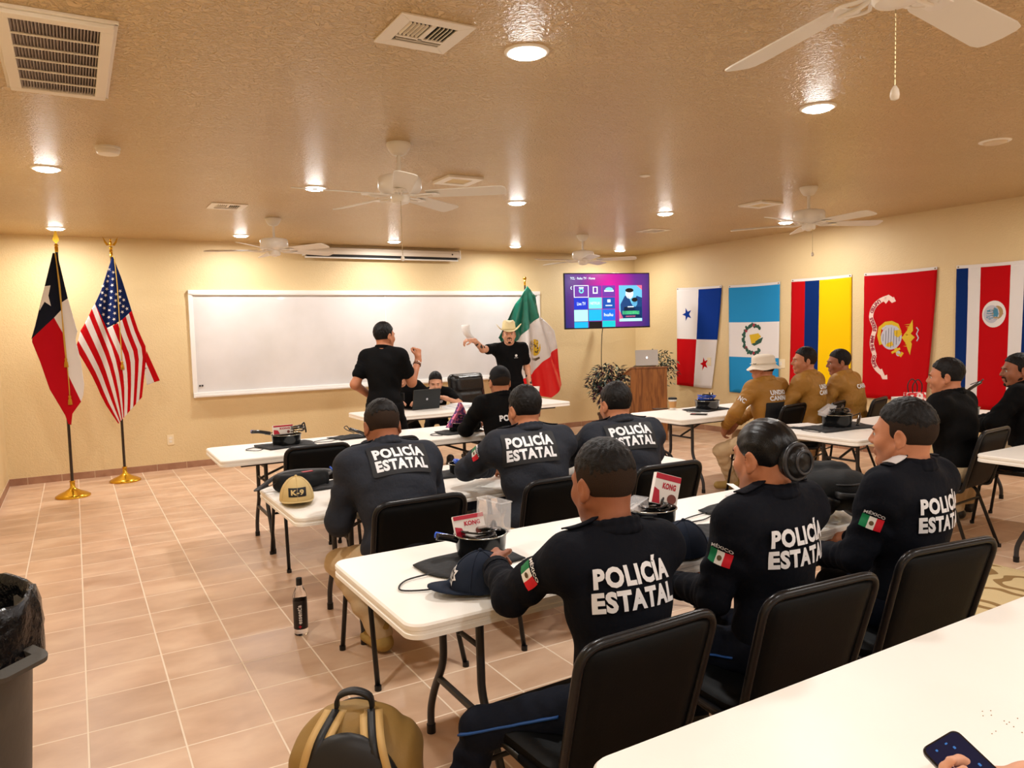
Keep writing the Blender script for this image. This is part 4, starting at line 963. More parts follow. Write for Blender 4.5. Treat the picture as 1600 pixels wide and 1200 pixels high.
t = thing('office_chair', 'black leather office chair with a high back, empty, behind the front table', 'office chair', (4.24, 8.12, 0), PI+.25)
P = [rbox((0, -.22, .80), (.27, .06, .25), .058, Matrix.Rotation(.14, 3, 'X')), rbox((0, -.19, .92), (.22, .06, .10), .05, Matrix.Rotation(.14, 3, 'X'), k=.03), rbox((0, -.17, .70), (.21, .06, .13), .05, Matrix.Rotation(.14, 3, 'X'), k=.03)]; sobj('backrest', P, .012, LEA, t)
P = [rbox((0, .06, .48), (.26, .26, .06), .05)]; sobj('seat', P, .014, LEA, t)
for s in (-1, 1): bm = B(); tube(bm, round_path([(s*.29, -.16, .45), (s*.31, -.16, .68), (s*.31, .16, .68), (s*.29, .16, .45)], .05), .018, 8); obj('armrest', bm, BLKT, t, smooth=True)
bm = B(); cyl(bm, (0, .04, .08), (0, .04, .44), .028); obj('gas_column', bm, BLKT, t)
for k in range(5):
    a = k*2*PI/5; bm = B(); tube(bm, [(0, .04, .10), (.28*math.cos(a), .04+.28*math.sin(a), .07)], [.026, .016], 8); br = obj('base_arm', bm, BLKT, t); bm = B(); cyl(bm, (.28*math.cos(a)-.012, .04+.28*math.sin(a), .028), (.28*math.cos(a)+.012, .04+.28*math.sin(a), .028), .028); obj('caster', bm, BLKT, br)
# ================================================================ people
SK = {'tan': mat('skin_tan', srgb(176, 112, 78), .5, mix=(srgb(192, 128, 94), 14, .35, .7)),
      'brown': mat('skin_brown', srgb(140, 84, 56), .5, mix=(srgb(158, 98, 68), 14, .35, .7)),
      'fair': mat('skin_fair', srgb(208, 150, 118), .5, mix=(srgb(220, 164, 134), 14, .35, .7))}
HAIR = mat('black_hair', (.004, .003, .003), .5, spec=.25, bump=(260, .5, 'noise', .004))
HAIRF = mat('short_faded_hair', (.030, .018, .012), .8, spec=.1, bump=(400, .5, 'noise', .003))
NAVY = mat('black_navy_cloth', (.004, .005, .009), .85, spec=.15, bump=(14, .5, 'noise', .02))
NAVYT = mat('black_navy_trouser_cloth', (.005, .007, .014), .85, spec=.15, bump=(14, .5, 'noise', .02))
GREY = mat('slate_grey_cloth', (.020, .023, .032), .75, spec=.2, bump=(12, .6, 'noise', .02))
GREYS = mat('charcoal_sleeve_cloth', (.022, .025, .033), .62, bump=(12, .6, 'noise', .02))
BLKC = mat('black_cotton', (.004, .004, .0045), .85, spec=.12, bump=(14, .4, 'noise', .02))
KHAKI = mat('khaki_jacket_cloth', srgb(158, 112, 42), .6, bump=(12, .7, 'noise', .02))
BEIGE = mat('beige_trouser_cloth', srgb(200, 176, 140), .75, bump=(12, .7, 'noise', .02))
PATCH = mat('black_patch', (.004, .004, .006), .6)
LETTER = mat('reflective_lettering', srgb(225, 225, 228), .45)
STRIPE = mat('blue_stripe', srgb(10, 66, 130), .6)
FG, FW_, FR = mat('flag_green_patch', srgb(0, 120, 70), .6), mat('flag_white_patch', srgb(235, 232, 226), .6), mat('flag_red_patch', srgb(205, 20, 40), .6)
BOOT = mat('tan_suede_boot', srgb(170, 140, 78), .8, bump=(60, .3))
BOOTK = mat('black_leather_boot', (.01, .01, .01), .4)
EYEW = mat('eye_white', srgb(190, 178, 168), .2); EYEB = mat('eye_iris', (.03, .015, .008), .15)
LIP = mat('lip', srgb(165, 85, 75), .5)

def ik(a, b, l1, l2, pole):
    a, b, pole = Vector(a), Vector(b), Vector(pole); d = b-a; L = min(d.length, (l1+l2)*.995); dn = d.normalized()
    x = (l1*l1-l2*l2+L*L)/(2*L); y = math.sqrt(max(l1*l1-x*x, 0)); q = pole-dn*pole.dot(dn); q.normalize()
    return a+dn*x+q*y, a+dn*L
def hand(W, d, n, side, curl=.35, k=1.0, spread=.10, thumb=.5):
    """W wrist, d pointing direction, n palm-facing direction; side +1: thumb lies towards -(d x n)*side"""
    d, n = Vector(d).normalized(), Vector(n); n = (n-d*n.dot(d)).normalized(); l = d.cross(n)*side; P = []
    P.append(cap(W-d*.02, W+d*.02, .026*k, .027*k, .02, w=l, s=1.15))
    offs = (.030, .010, -.010, -.028); lens = ((.042, .027, .021), (.046, .030, .022), (.043, .028, .021), (.034, .022, .019))
    for i, (o, L) in enumerate(zip(offs, lens)):
        kn = W+(d*(.086-abs(o-.008)*.2)+l*o)*k
        P.append(cap(W+d*.02*k+l*o*.6*k, kn, .0135*k, .0115*k, .016))
        p, a = kn, 0
        dd = (d+l*(o*spread*8)).normalized()
        for j, q in enumerate(L):
            a += curl*(.9, 1.15, .75)[j]*(1+.12*i); v = dd*math.cos(a)+n*math.sin(a); e = p+v*q*k
            P.append(cap(p, e, (.0098, .0088, .0080)[j]*k, (.0088, .0080, .0070)[j]*k, .004)); p = e
    P.append(cap(W+(d*.02+l*.018)*k, W+(d*.05+l*.034+n*.012)*k, .015*k, .013*k, .014))
    p = W+(d*.045+l*.036+n*.012)*k; v = (d*.75+l*(.75-thumb*.5)+n*(.2+thumb*.5)).normalized()
    e = p+v*.036*k; P.append(cap(p, e, .0118*k, .0100*k, .006)); v2 = (v+d*.4-l*thumb*.6+n*.15).normalized(); P.append(cap(e, e+v2*.028*k, .0100*k, .0085*k, .004))
    return P

class Person:
    def __init__(s, label, loc, rz=0, group=None, **o):
        s.o = o; g = o.get
        s.T = thing('person', label, 'person', (loc[0], loc[1], 0), rz, group)
        s.sit = g('sit', True); sc_ = s.sc = g('sc', 1.0); s.bulk = bk = g('bulk', 1.0)
        hz = g('hz', .565 if s.sit else .91*sc_)
        fl, sl, ty = g('lean', .15), g('side', 0), g('twist', 0)
        s.P0 = Vector((0, 0, hz)); u0 = Vector((math.sin(sl*.5), math.sin(fl*.6), math.cos(fl*.6))).normalized()
        u1 = Vector((math.sin(sl), math.sin(fl*1.25), math.cos(fl*1.25))).normalized()
        s.P1 = s.P0+u0*.21*sc_; s.P2 = s.P1+u1*.25*sc_
        X = Vector((math.cos(ty), math.sin(ty), 0)); X = (X-u1*X.dot(u1)).normalized(); F = u1.cross(X).normalized()
        s.X, s.F, s.u0, s.u1 = X, F, u0, u1
        sw = g('sw', .185)*sc_; shr = g('shrug', 0)
        s.S = [s.P2+X*sw*q+u1*(-.015+shr)+F*g('sf', .0) for q in (-1, 1)]
        s.N = s.P2+u1*.045*sc_+F*.0
        hy, hp, hr = g('head', (0, 0, 0))   # yaw (left +), pitch (down +), roll
        base = Matrix((X, F, u1)).transposed()
        if g('headabs', True): base = Matrix.Identity(3)
        s.HM = base @ Matrix.Rotation(hy, 3, 'Z') @ Matrix.Rotation(-hp, 3, 'X') @ Matrix.Rotation(hr, 3, 'Y')
        nd = (u1*1.0+Vector((0, 0, 1))+F*g('neckf', .25)).normalized()
        s.H = s.N+nd*.125*sc_*g('neck', 1)+s.HM @ Vector((0, .015, 0))
        s.hs = g('hs', 1.0)
        # arms
        l1, l2 = .285*sc_, .255*sc_; s.E, s.W = [], []
        aim = g('arms', ((-.22, .42, .74), (.22, .42, .74))); pol = g('poles', ((-1, -.3, -.8), (1, -.3, -.8)))
        for q in (0, 1):
            e, w_ = ik(s.S[q], aim[q], l1, l2, pol[q]); s.E.append(e); s.W.append(w_)
        # legs
        s.hip = [s.P0+Vector((q*.085*bk, 0, -.03)) for q in (-1, 1)]; s.K, s.A = [], []
        an = g('legs', ((-.14, .46, .09), (.14, .46, .09)) if s.sit else ((-.11, 0, .09), (.11, 0, .09))); lp = g('lpoles', ((-.15, 1, .6), (.15, 1, .6)))
        for q in (0, 1):
            kx, a = ik(s.hip[q], an[q], .43*sc_, .42*sc_, lp[q]); s.K.append(kx); s.A.append(a)
        s.build()
    def h(s, x, y, z): return s.H+s.HM @ Vector((x, y, z))*s.hs
    def hc(s, a, b, ra, rb=None, k=.01, **q): return cap(s.h(*a), s.h(*b), ra*s.hs, (rb if rb is not None else ra)*s.hs, k, **q)
    def he(s, c, r, k=.012, rot=None, op='u'): return ell(s.h(*c), [e*s.hs for e in r], s.HM @ rot if rot else s.HM, k, op)
    def headprims(s):
        f = s.o.get('fem', 0); P = [s.he((0, -.018, .030), (.077, .098, .090), .02), s.he((0, .028, -.030), (.063-.004*f, .064, .082), .03)]
        for q in (-1, 1):
            P += [s.hc((q*.056, .0, -.045), (q*.020, .056, -.098), .020, .018, .025), s.he((q*.037, .055, -.028), (.026, .026, .026), .02)]
        P += [s.he((0, .064, -.100), (.026, .022, .019), .02), s.hc((-.032, .080, .020), (.032, .080, .020), .011, .011, .02),
              s.hc((0, .088, .012), (0, .106, -.024), .0075, .0115, .012)]
        for q in (-1, 1): P.append(s.he((q*.012, .096, -.030), (.009, .010, .008), .008))
        for q in (-1, 1): P.append(s.he((q*.031, .100, .002), (.018, .014, .012), .012, op='s'))
        P += [s.hc((-.019, .086, -.060), (.019, .086, -.060), .0075, .0075, .008), s.hc((-.015, .085, -.071), (.015, .085, -.071), .008, .008, .006)]
        for q in (-1, 1):
            R = Matrix.Rotation(q*-.35, 3, 'Z') @ Matrix.Rotation(-.15, 3, 'X')
            P += [s.he((q*.080, -.018, -.006), (.008, .020, .032), .006, R), s.he((q*.089, -.012, .000), (.006, .011, .019), .006, R, 's')]
            P += [s.he((q*.081, -.010, -.034), (.007, .010, .010), .006)]
        P += [cap(s.h(0, -.032, -.055), s.N-s.F*.012, .054*s.hs, .060*s.sc*s.bulk, .03), cap(s.h(0, .0, -.07), s.N+s.F*.01, .044*s.hs, .055, .03)]
        return P
    def torso(s, infl=0, k=.07, wr=0):
        b, c = s.bulk, s.sc; X = s.X; R0 = Matrix((X, s.u0.cross(X), s.u0)).transposed(); R1 = Matrix((X, s.F, s.u1)).transposed(); be = s.o.get('belly', 0)
        P = [ell(s.P0+s.u0*.03, ((.165*b+infl)*c, (.118*b+infl)*c, .13*c), R0, k), ell(s.P1+s.F*(.01+be), ((.150*b+infl)*c, (.112*b+infl+be)*c, .17*c), R0, k),
             ell(s.P2-s.u1*.11, ((.170*b+infl)*c, (.118*b+infl)*c, .17*c), R1, k),
             cap(s.S[0]-s.u1*.02, s.S[1]-s.u1*.02, .066*c*b**.5+infl, None, .05)]
        for q in (0, 1): P.append(cap(s.N-s.u1*.005-s.F*.012, s.S[q]+s.u1*.015, .046*c+infl*.6, .048*c+infl*.6, .045))
        return P
    def arm(s, q, infl=0, to=1.0, k=.03, wr=0):
        c, b = s.sc, s.bulk**.5; A, E, W = s.S[q], s.E[q], s.W[q]
        P = []
        if to >= 1: e2 = W
        if to <= .5: return [cap(A, A+(E-A)*to*2, (.060*b+infl)*c, (.052*b+infl*1.35)*c, k, wr=wr)]
        P = [cap(A, E, (.060*b+infl)*c, (.046*b+infl)*c, k, wr=wr, wn=3), cap(E, E+(W-E)*((to-.5)*2), (.045*b+infl)*c, (.034+infl)*c, k, wr=wr, wn=5, ph=1.5)]
        return P
    def build(s):
        g = s.o.get; T = s.T; top = g('top', 'navy'); skin = SK[g('skin', 'brown')]; c = s.sc
        fine = g('h', .0055)
        body = s.headprims()+[ell(s.P2-s.u1*.06, (.14*c, .085*c, .13*c), Matrix((s.X, s.F, s.u1)).transposed(), .05), cap(s.S[0]-s.u1*.02, s.S[1]-s.u1*.02, .055*c, None, .04)]
        hd = g('hands', ({}, {}))
        for q in (0, 1):
            body += s.arm(q, -.004)
            H_ = dict(hd[q]); dd = H_.pop('d', None) or (s.W[q]-s.E[q]); n = H_.pop('n', (0, 0, -1)); sd = (1 if q else -1)
            body += hand(s.W[q]+Vector(dd).normalized()*.02, dd, n, sd*H_.pop('flip', 1), **H_)
        s.body = body
        lo = [min(p.lo[i] for p in body if p.op == 'u') for i in range(3)]; hi = [max(p.hi[i] for p in body if p.op == 'u') for i in range(3)]
        sobj('body', body, fine, skin, T, lo, hi)
        # face details
        for q in (-1, 1):
            if g('face', True):
                bm = B(); sph(bm, s.h(q*.031, .0745, .002), .0125*s.hs, 12); e = obj('eye', bm, EYEW, T, smooth=True)
                bm = B(); sph(bm, s.h(q*.031-g('gaze', 0), .0842, .002), .0052*s.hs, 10); obj('iris', bm, EYEB, e, smooth=True)
                bm = B(); tube(bm, [s.h(q*.016, .094, .018), s.h(q*.032, .093, .0225), s.h(q*.048, .080, .019)], [.0028, .0034, .002], 6); obj('eyebrow', bm, HAIR, T, smooth=True)
        if g('face', True):
            bm = B(); tube(bm, [s.h(-.021, .087, -.0655), s.h(0, .0945, -.065), s.h(.021, .087, -.0655)], [.003, .005, .003], 6); obj('lips', bm, LIP, T, smooth=True)
        s.hair(); s.clothes(top)
    def hair(s):
        g = s.o.get; kind = g('hair', 'fade'); T = s.T; hh = .0045
        n1 = s.HM @ Vector((0, .683, -.73)); sk = lambda e, dz=0: s.he((0, -.018, .030+dz), (.077+e, .098+e, .090+e), .01)
        Y_, Z_ = s.HM @ Vector((0, 1, 0)), s.HM @ Vector((0, 0, 1)); H0 = s.H
        def line(dy=0):       # hairline: across the forehead, back at the temple, down as a sideburn, behind the ear to the nape
            def fn(X, Y, Z):
                y = ((X-H0.x)*Y_.x+(Y-H0.y)*Y_.y+(Z-H0.z)*Y_.z)/s.hs; z = ((X-H0.x)*Z_.x+(Y-H0.y)*Z_.y+(Z-H0.z)*Z_.z)/s.hs
                yl = np.where(z > .040, .020+(z-.040)*1.55, np.where(z > -.022, .020, np.where(z > -.036, .020+(z+.022)*3.4, -.028+(z+.036)*1.4)))+dy
                return (y-yl)*.6
            return Prim(fn, None, None, .004, 'i')
        if kind in ('fade', 'short', 'bald', 'kid'):
            P = [sk(.0035), line()]; sobj('hair_sides', P, hh, HAIRF if kind != 'short' and kind != 'kid' else HAIR, T, *s.bb(P))
            if kind == 'bald': return
            e = g('hairtop', .014); ex = .003 if kind == 'fade' else .0055
            zz = .035 if kind == 'fade' else -.005
            P = [s.he((0, -.020, .036+e*.3), (.076+ex, .098+ex, .084+e), .01), line(-.002), plane(s.h(0, -.09, zz-.01), s.HM @ Vector((0, -.35, -.94)), .02)]
            rs = mnoise.noise
            sobj('hair', P, hh, HAIR, T, *s.bb(P), disp=lambda X, Y, Z: .0022*np.sin(X*230+3*np.sin(Y*70))*np.sin(Y*170+2*np.sin(Z*90+X*50))+.0012*np.sin(Y*420+X*300)*np.sin(Z*380))
        elif kind == 'bun':
            P = [s.he((0, -.016, .033), (.081, .102, .092), .01), plane(s.h(0, .082, .060), s.HM @ Vector((0, .60, -.80)), .008)]
            P += []
            sobj('hair', P, .004, mat('sleek_black_hair', (.004, .004, .005), .28, spec=.3, bump=(200, .25, 'wave', .002)), T, *s.bb(P), disp=lambda X, Y, Z: .0008*np.sin(X*260+Z*90))
            Q = [s.he((.0, -.118, -.004), (.054, .044, .054), .01)]
            b = sobj('hair_bun', Q, .004, MATS['sleek_black_hair'], T, *s.bb(Q), disp=lambda X, Y, Z: .001*np.sin(X*180)*np.sin(Z*200))
            bm = B(); M = Matrix.Translation(s.h(0, -.128, -.004)) @ s.HM.to_4x4()
            tube(bm, [(M @ Vector((.053*math.cos(a), -.0, .053*math.sin(a)))) for a in np.linspace(0, 2*PI, 25)[:-1]], .008, 8, closed=True)
            tube(bm, [(M @ Vector((.034*math.cos(a), -.028, .034*math.sin(a)))) for a in np.linspace(0, 2*PI, 25)[:-1]], .005, 8, closed=True)
            obj('hair_band', bm, mat('bun_net', (.02, .02, .024), .35), T, smooth=True)
    def bb(s, P):
        u = [p for p in P if p.op == 'u']; return [min(p.lo[i] for p in u) for i in range(3)], [max(p.hi[i] for p in u) for i in range(3)]
    def folds(s, amp, f=1.0):
        ph = random.Random(int(s.T.location.x*100)).random()*6
        return lambda X, Y, Z: amp*(np.sin(Z*42*f+3*np.sin(X*9+ph)+Y*14)*.6+np.sin(X*30*f+Z*24+4*np.sin(Y*10+Z*6+ph))*.5)
    def clothes(s, top):
        g = s.o.get; T = s.T; c = s.sc
        # trousers
        tm = {'navy': NAVYT, 'beige': BEIGE, 'black': BLKC}[g('pants', 'navy')]; short = g('shorts', False)
        P = [ell(s.P0-Vector((0, 0, .015)), (.175*s.bulk*c, .135*s.bulk*c, .115*c), None, .05)]
        for q in (0, 1):
            kk = s.K[q]; P.append(cap(s.hip[q], kk, .088*c*s.bulk**.5, .066*c, .04, wr=.002, wn=5))
            if not short: P.append(cap(kk, s.A[q]+Vector((0, 0, .0)), .066*c, .056*c, .03, wr=.0035, wn=4, ph=q*2))
        P.append(plane(s.P0+s.u0*.09, s.u0))
        if s.sit: P.append(plane((0, 0, .474), (0, .0, -1), .03)) if False else None
        P = [p for p in P if p]; s.pp = P
        tr = sobj('trousers' if not short else 'shorts', P, .009, tm, T, *s.bb(P), disp=s.folds(.003)); s.tr = tr
        if g('stripe'):
            for q in (0, 1):
                sg = -1 if q == 0 else 1; bm = B(); a, b_, e = s.hip[q], s.K[q], s.A[q]; pts = []
                for t in np.linspace(.1, 1, 12):
                    o_ = a+(b_-a)*t; pts.append(o_+Vector((sg*.2, 0, .0)))
                out = []
                for p in pts:
                    dct = Vector((-sg, 0, 0)); tt = 0
                    for _ in range(50): tt += float(sdf_at(P, np.array([_v(p+dct*tt)]))[0]-.001)*.7
                    out.append(p+dct*tt)
                tube(bm, out, 0, 4, flat=(.014, .005)); obj('blue_piping', bm, STRIPE, tr, smooth=True)
        # footwear
        bmt = {'tan': BOOT, 'black': BOOTK}[g('boots', 'black')]
        for q in (0, 1):
            a = s.A[q]; fd = Vector(g('toe', ((-.2, 1, 0), (.2, 1, 0)))[q]).normalized(); Rf = Matrix((fd.cross(Vector((0, 0, 1))), fd, Vector((0, 0, 1)))).transposed(); z0 = a.z-.09
            Q = [cap(a+Vector((0, 0, .03)), a-Vector((0, 0, .03)), .045, .045, .03), cap(Vector((a.x, a.y, z0+.045))-fd*.03, Vector((a.x, a.y, z0+.04))+fd*.13, .038, .036, .03, w=Rf @ Vector((1, 0, 0)), s=1.2),
                 plane((0, 0, z0+.002), (0, 0, -1), .01)]
            sobj('boot', Q, .008, bmt, T, *s.bb(Q))
        # upper wear
        cm = {'navy': NAVY, 'grey': GREY, 'black': BLKC, 'khaki': KHAKI, 'tee': BLKC, 'polo': BLKC}[top]
        wr = .0035
        if top in ('tee', 'polo'):
            P = s.torso(.008)
            for q in (0, 1): P += s.arm(q, .012, .30, wr=.002)
            P.append(plane(s.P0-s.u0*(.06 if not s.sit else .02), -s.u0, .004))
            P.append(Prim(ell(s.N+s.u1*.025+s.F*.012, (.052, .052, .045), Matrix((s.X, s.F, s.u1)).transposed()).fn, None, None, .01, 's'))
            sh = sobj('shirt', P, .008, cm, T, *s.bb(P), disp=s.folds(.0035)); s.jp = P
            bm = B(); R = Matrix((s.X, s.F, s.u1)).transposed(); rr = .068*s.bulk**.5
            if top == 'polo':
                for zz, r2 in ((.012, rr+.002), (.030, rr)):
                    tube(bm, [s.N+R @ Vector((r2*math.cos(a), r2*math.sin(a)*1.0, zz+.01*math.sin(-a))) for a in np.linspace(0, 2*PI, 25)[:-1]], .009, 6, closed=True)
            else: tube(bm, [s.N+R @ Vector((rr*math.cos(a), rr*math.sin(a), .000-.02*math.sin(a))) for a in np.linspace(0, 2*PI, 25)[:-1]], .006, 6, closed=True)
            obj('collar', bm, cm, sh, smooth=True)
        else:
            P = s.torso(.017)
            for q in (0, 1): P += s.arm(q, .015, .96, wr=wr)
            P.append(plane(s.P0-s.u0*(.045), -s.u0, .006)); s.jp = P
            sh = sobj('jacket', P, .0075, cm, T, *s.bb(P), disp=s.folds(.0042))
            R = Matrix((s.X, s.F, s.u1)).transposed(); ring = []
            rr = .070*s.bulk**.5
            for a in np.linspace(0, 2*PI, 19): ring.append(s.N+R @ Vector((rr*math.cos(a), rr*1.02*math.sin(a)-.004, .012-.006*math.sin(a))))
            Q = []
            for a, b_ in zip(ring, ring[1:]):
                Q.append(cap(a-s.u1*.01, b_-s.u1*.01, .014, None, .01)); Q.append(cap(a+s.u1*.014, b_+s.u1*.014, .0085, None, .01))
            sobj('collar', Q, .005, cm, sh, *s.bb(Q))
            for q in (0, 1):
                d = (s.W[q]-s.E[q]).normalized(); bm = B(); w0 = s.E[q]+(s.W[q]-s.E[q])*.93
                cyl(bm, w0-d*.018, w0+d*.012, (.034+.019)*c, seg=20); obj('cuff', bm, cm, sh, smooth=True, auto=40)
            if top == 'navy' or top == 'grey':
                for q in (0, 1):
                    bm = B(); prism(bm, rrect(.045, .115, .01), 0, .001); 
                    bm2 = B(); poly_bm(bm2, rrect(.042, .12, .012)); bm.free()
                    mid = (s.S[q]*.62+s.N*.38)
                    decal('epaulette', bm2, P, mid+s.u1*.2, -s.F, s.X*(1 if q else -1) if False else s.X, cm, sh, .004, .02, .004)
        s.shirt = sh
        bt = g('back')
        M2 = lambda k: None
        R = Matrix((s.X, s.F, s.u1)).transposed()
        if bt:
            lines, w_, hgt, patch, dz = bt; dx = g('backdx', 0)
            O = s.P2-s.u1*dz-s.F*.35+s.X*dx
            if patch:
                bm = B(); poly_bm(bm, rrect(w_+.035, hgt*len(lines)*1.12+.035, .012)); decal('lettering_patch', bm, s.jp, O, s.X, s.u1, PATCH, sh, .0065, .016)
            for i, (tx, wf) in enumerate(lines):
                bm = fit_text(tx, w_*wf, hgt*(1.22 if 'Í' in tx else 1.0), .05)
                zc = ((len(lines)-1)/2-i)*hgt*1.15+(hgt*.1 if 'Í' in tx else 0)
                xf = Matrix.Translation((0, zc, 0)); xform(bm, xf)
                decal('back_lettering', bm, s.jp, O, s.X, s.u1, LETTER, sh, .0085, .012)
        if g('flagpatch'):
            for q in g('flagpatch'):
                sd = -1 if q == 0 else 1; up = (s.S[q]-s.E[q]).normalized(); mid = s.S[q]+(s.E[q]-s.S[q])*.42
                out = Vector(g('patchdir', (sd, -.25, .3))); out = (out-up*out.dot(up)).normalized(); xx = up.cross(out).normalized()
                O = mid+out*.2
                bm = B()
                for i, mi in enumerate((0, 1, 2)): poly_bm(bm, [(-.036+.024*i, -.022), (-.012+.024*i, -.022), (-.012+.024*i, .022), (-.036+.024*i, .022)], mi)
                decal('flag_patch', bm, s.jp, O, xx, up, [FG, FW_, FR], sh, .006, .012)
                bm = B(); poly_bm(bm, circ(0, 0, .008, 10)); decal('flag_emblem', bm, s.jp, O, xx, up, mat('emblem_brown', srgb(90, 70, 40), .6), sh, .0075, .012)
                bm = fit_text('MÉXICO', .070, .015, .03)
                for v in bm.verts: v.co.y += .036-v.co.x**2*4
                decal('flag_lettering', bm, s.jp, O, xx, up, LETTER, sh, .0068, .012)
# ---- the people, from the near row to the front of the room
PE2 = ([('POLICÍA', .96), ('ESTATAL', 1.0)], .245, .055, False, .10)
PE2g = ([('POLICÍA', .98), ('ESTATAL', 1.0)], .25, .057, True, .055)
UC = ([('UNDIO', .86), ('CANINA', 1.0)], .21, .045, False, .10)
GA, GG, GK, GB = 'officers in black navy jackets', 'officers in slate grey jackets', 'people in khaki jackets', 'people in plain black jackets'
ON = lambda x=.2, y=.46, z=.80: ((-x, y, z), (x, y, z))
P9 = Person('person in a black navy jacket at the near table, hand beside the navy cap', (1.27, 1.60), -.02, GA, lean=.16, side=.02, skin='brown', hair='fade', hairtop=.012, top='navy', back=PE2, backdx=-.02,
            flagpatch=(0,), patchdir=(-1, -.35, .3), stripe=True, arms=((-.17, .44, .81), (.20, .46, .79)), poles=((-.9, -.45, -.9), (1, -.1, -.6)), hands=(dict(n=(.6, 0, -.6), curl=.9), {}), head=(.05, .12, 0), bulk=1.02, face=False, legs=((-.40, .32, .09), (.2, .40, .09)), lpoles=((-.9, .8, .6), (.15, 1, .6)), h=.0045, sc=.845, neck=1.25)
P10 = Person('person with a black hair bun in a black navy jacket at the near table', (1.87, 1.60), .08, GA, lean=.03, skin='tan', hair='bun', fem=1, top='navy', back=PE2, backdx=-.01,
             flagpatch=(0,), patchdir=(-1, -.45, .3), stripe=True, arms=((-.12, .30, .68), (.12, .32, .68)), poles=((-.4, -.5, -1), (.4, -.5, -1)), head=(-.08, .05, 0), bulk=.92, sc=.91, h=.0045)
P11 = Person('person in a black navy jacket with a silver shoulder badge, rightmost at the near table', (2.56, 1.59), .06, GA, lean=.0, skin='tan', hair='fade', hairtop=.014, top='navy', back=PE2, backdx=.0,
             flagpatch=(0,), patchdir=(-1, -.7, .3), stripe=True, arms=((-.16, .30, .68), (.14, .32, .68)), poles=((-.4, -.5, -1), (.4, -.5, -1)), head=(.20, .02, 0), bulk=.98, sc=.925, h=.0045)
bm = B(); poly_bm(bm, rrect(.050, .075, .004)); mid = P11.S[0]*.60+P11.N*.40
decal('rank_badge', bm, P11.jp, mid+P11.u1*.2-P11.X*.0, -P11.F, P11.X, mat('silver_badge', srgb(205, 200, 198), .35), P11.shirt, .0095, .02, .002)
P6 = Person('person in a slate grey jacket at the left end of the second row, head bowed', (1.26, 3.20), -.02, GG, lean=.42, skin='brown', hair='fade', hairtop=.006, top='grey', back=PE2g, backdx=.01, pants='beige', boots='tan',
            arms=((-.16, .40, .79), (.16, .40, .79)), poles=((-.35, -.3, -1), (.35, -.3, -1)), head=(-.05, .35, 0), bulk=1.16, face=False, legs=((-.04, .26, .09), (.2, .38, .09)), lpoles=((-.5, 1, .5), (.15, 1, .6)), sc=.96, hs=1.04)
P7 = Person('person in a slate grey jacket in the middle of the second row, elbow wide', (2.00, 3.20), -.14, GG, lean=.26, skin='tan', hair='short', hairtop=.012, top='grey', back=PE2g, backdx=-.05, pants='beige', boots='tan',
            arms=((-.10, .46, .79), (.12, .50, .79)), poles=((-1, -.1, -.2), (1, .0, -.4)), head=(.12, .15, 0), bulk=1.08, sc=.95, flagpatch=(0,))
P8 = Person('person in a slate grey jacket at the right of the second row', (2.60, 3.18), -.22, GG, lean=.32, side=-.03, skin='tan', hair='short', hairtop=.010, top='grey', back=PE2g, pants='beige', boots='tan',
            arms=((-.08, .50, .79), (.14, .50, .79)), poles=((-1, .1, -.35), (1, .0, -.5)), head=(.14, .15, 0), bulk=1.14, sc=.94, face=False)
P5 = Person('person in a black cap and black jacket at the third-row table', (2.90, 5.10), -.12, GB, lean=.18, skin='tan', hair='fade', hairtop=.0, top='black', back=([('POLICÍA', 1.0)], .22, .048, False, .14), backdx=.02,
            arms=((-.10, .42, .79), (.14, .42, .79)), poles=((-1, -.3, -.7), (1, -.1, -.7)), head=(-.1, .1, 0), bulk=1.0, sc=.95)
P12 = Person('person in a khaki jacket and white bucket hat, knees apart beside the coffee cup table', (5.48, 4.74), -.02, GK, lean=.12, skin='tan', hair='fade', hairtop=.0, top='khaki', back=UC, pants='beige', boots='tan',
             arms=((-.26, .30, .62), (-.14, .34, .60)), poles=((-1, -.6, -.3), (1, -.6, -.5)), hands=(dict(d=(.2, .5, -.7), n=(.7, -.2, 0), curl=.4), dict(d=(-.3, .5, -.7), n=(-.7, -.2, 0), curl=.4)), head=(.45, .05, 0), bulk=1.04, sc=.94,
             legs=((-.16, .33, .09), (.05, .42, .09)), lpoles=((-1, .3, .4), (-.3, 1, .6)), toe=((-.7, .5, 0), (-.1, 1, 0)))
bm = B(); poly_bm(bm, rrect(.27, .15, .01)); decal('black_back_panel', bm, P12.jp, P12.P1-P12.u0*.02-P12.F*.35, P12.X, P12.u0, PATCH, P12.shirt, .0065, .02)
up = (P12.S[0]-P12.E[0]).normalized(); outv = Vector((-1, -.45, .1)); outv = (outv-up*outv.dot(up)).normalized()
decal('sleeve_lettering', fit_text('NC', .075, .045, .03), P12.jp, P12.S[0]+(P12.E[0]-P12.S[0])*.55+outv*.2, up.cross(outv), up, LETTER, P12.shirt, .005, .012)
P13 = Person('person in a khaki jacket with slicked hair, seen in profile against the tricolour flag', (5.90, 4.62), .35, GK, lean=.08, skin='tan', hair='fade', hairtop=.014, top='khaki', back=UC, pants='beige', boots='tan',
             arms=((-.12, .36, .72), (.16, .40, .72)), poles=((-1, -.2, -.7), (1, -.1, -.7)), head=(.62, -.02, 0), bulk=1.0, sc=1.02)
P14 = Person('person in a khaki jacket leaning forward, before the yellow flag stripe', (6.46, 4.58), .30, GK, lean=.22, skin='brown', hair='short', hairtop=.012, top='khaki', back=([('CANINA', 1.0)], .21, .045, False, .10), pants='beige', boots='tan',
             arms=((-.12, .36, .74), (.16, .40, .74)), poles=((-1, -.2, -.7), (1, -.1, -.7)), head=(.62, .08, 0), bulk=1.1, sc=.98)
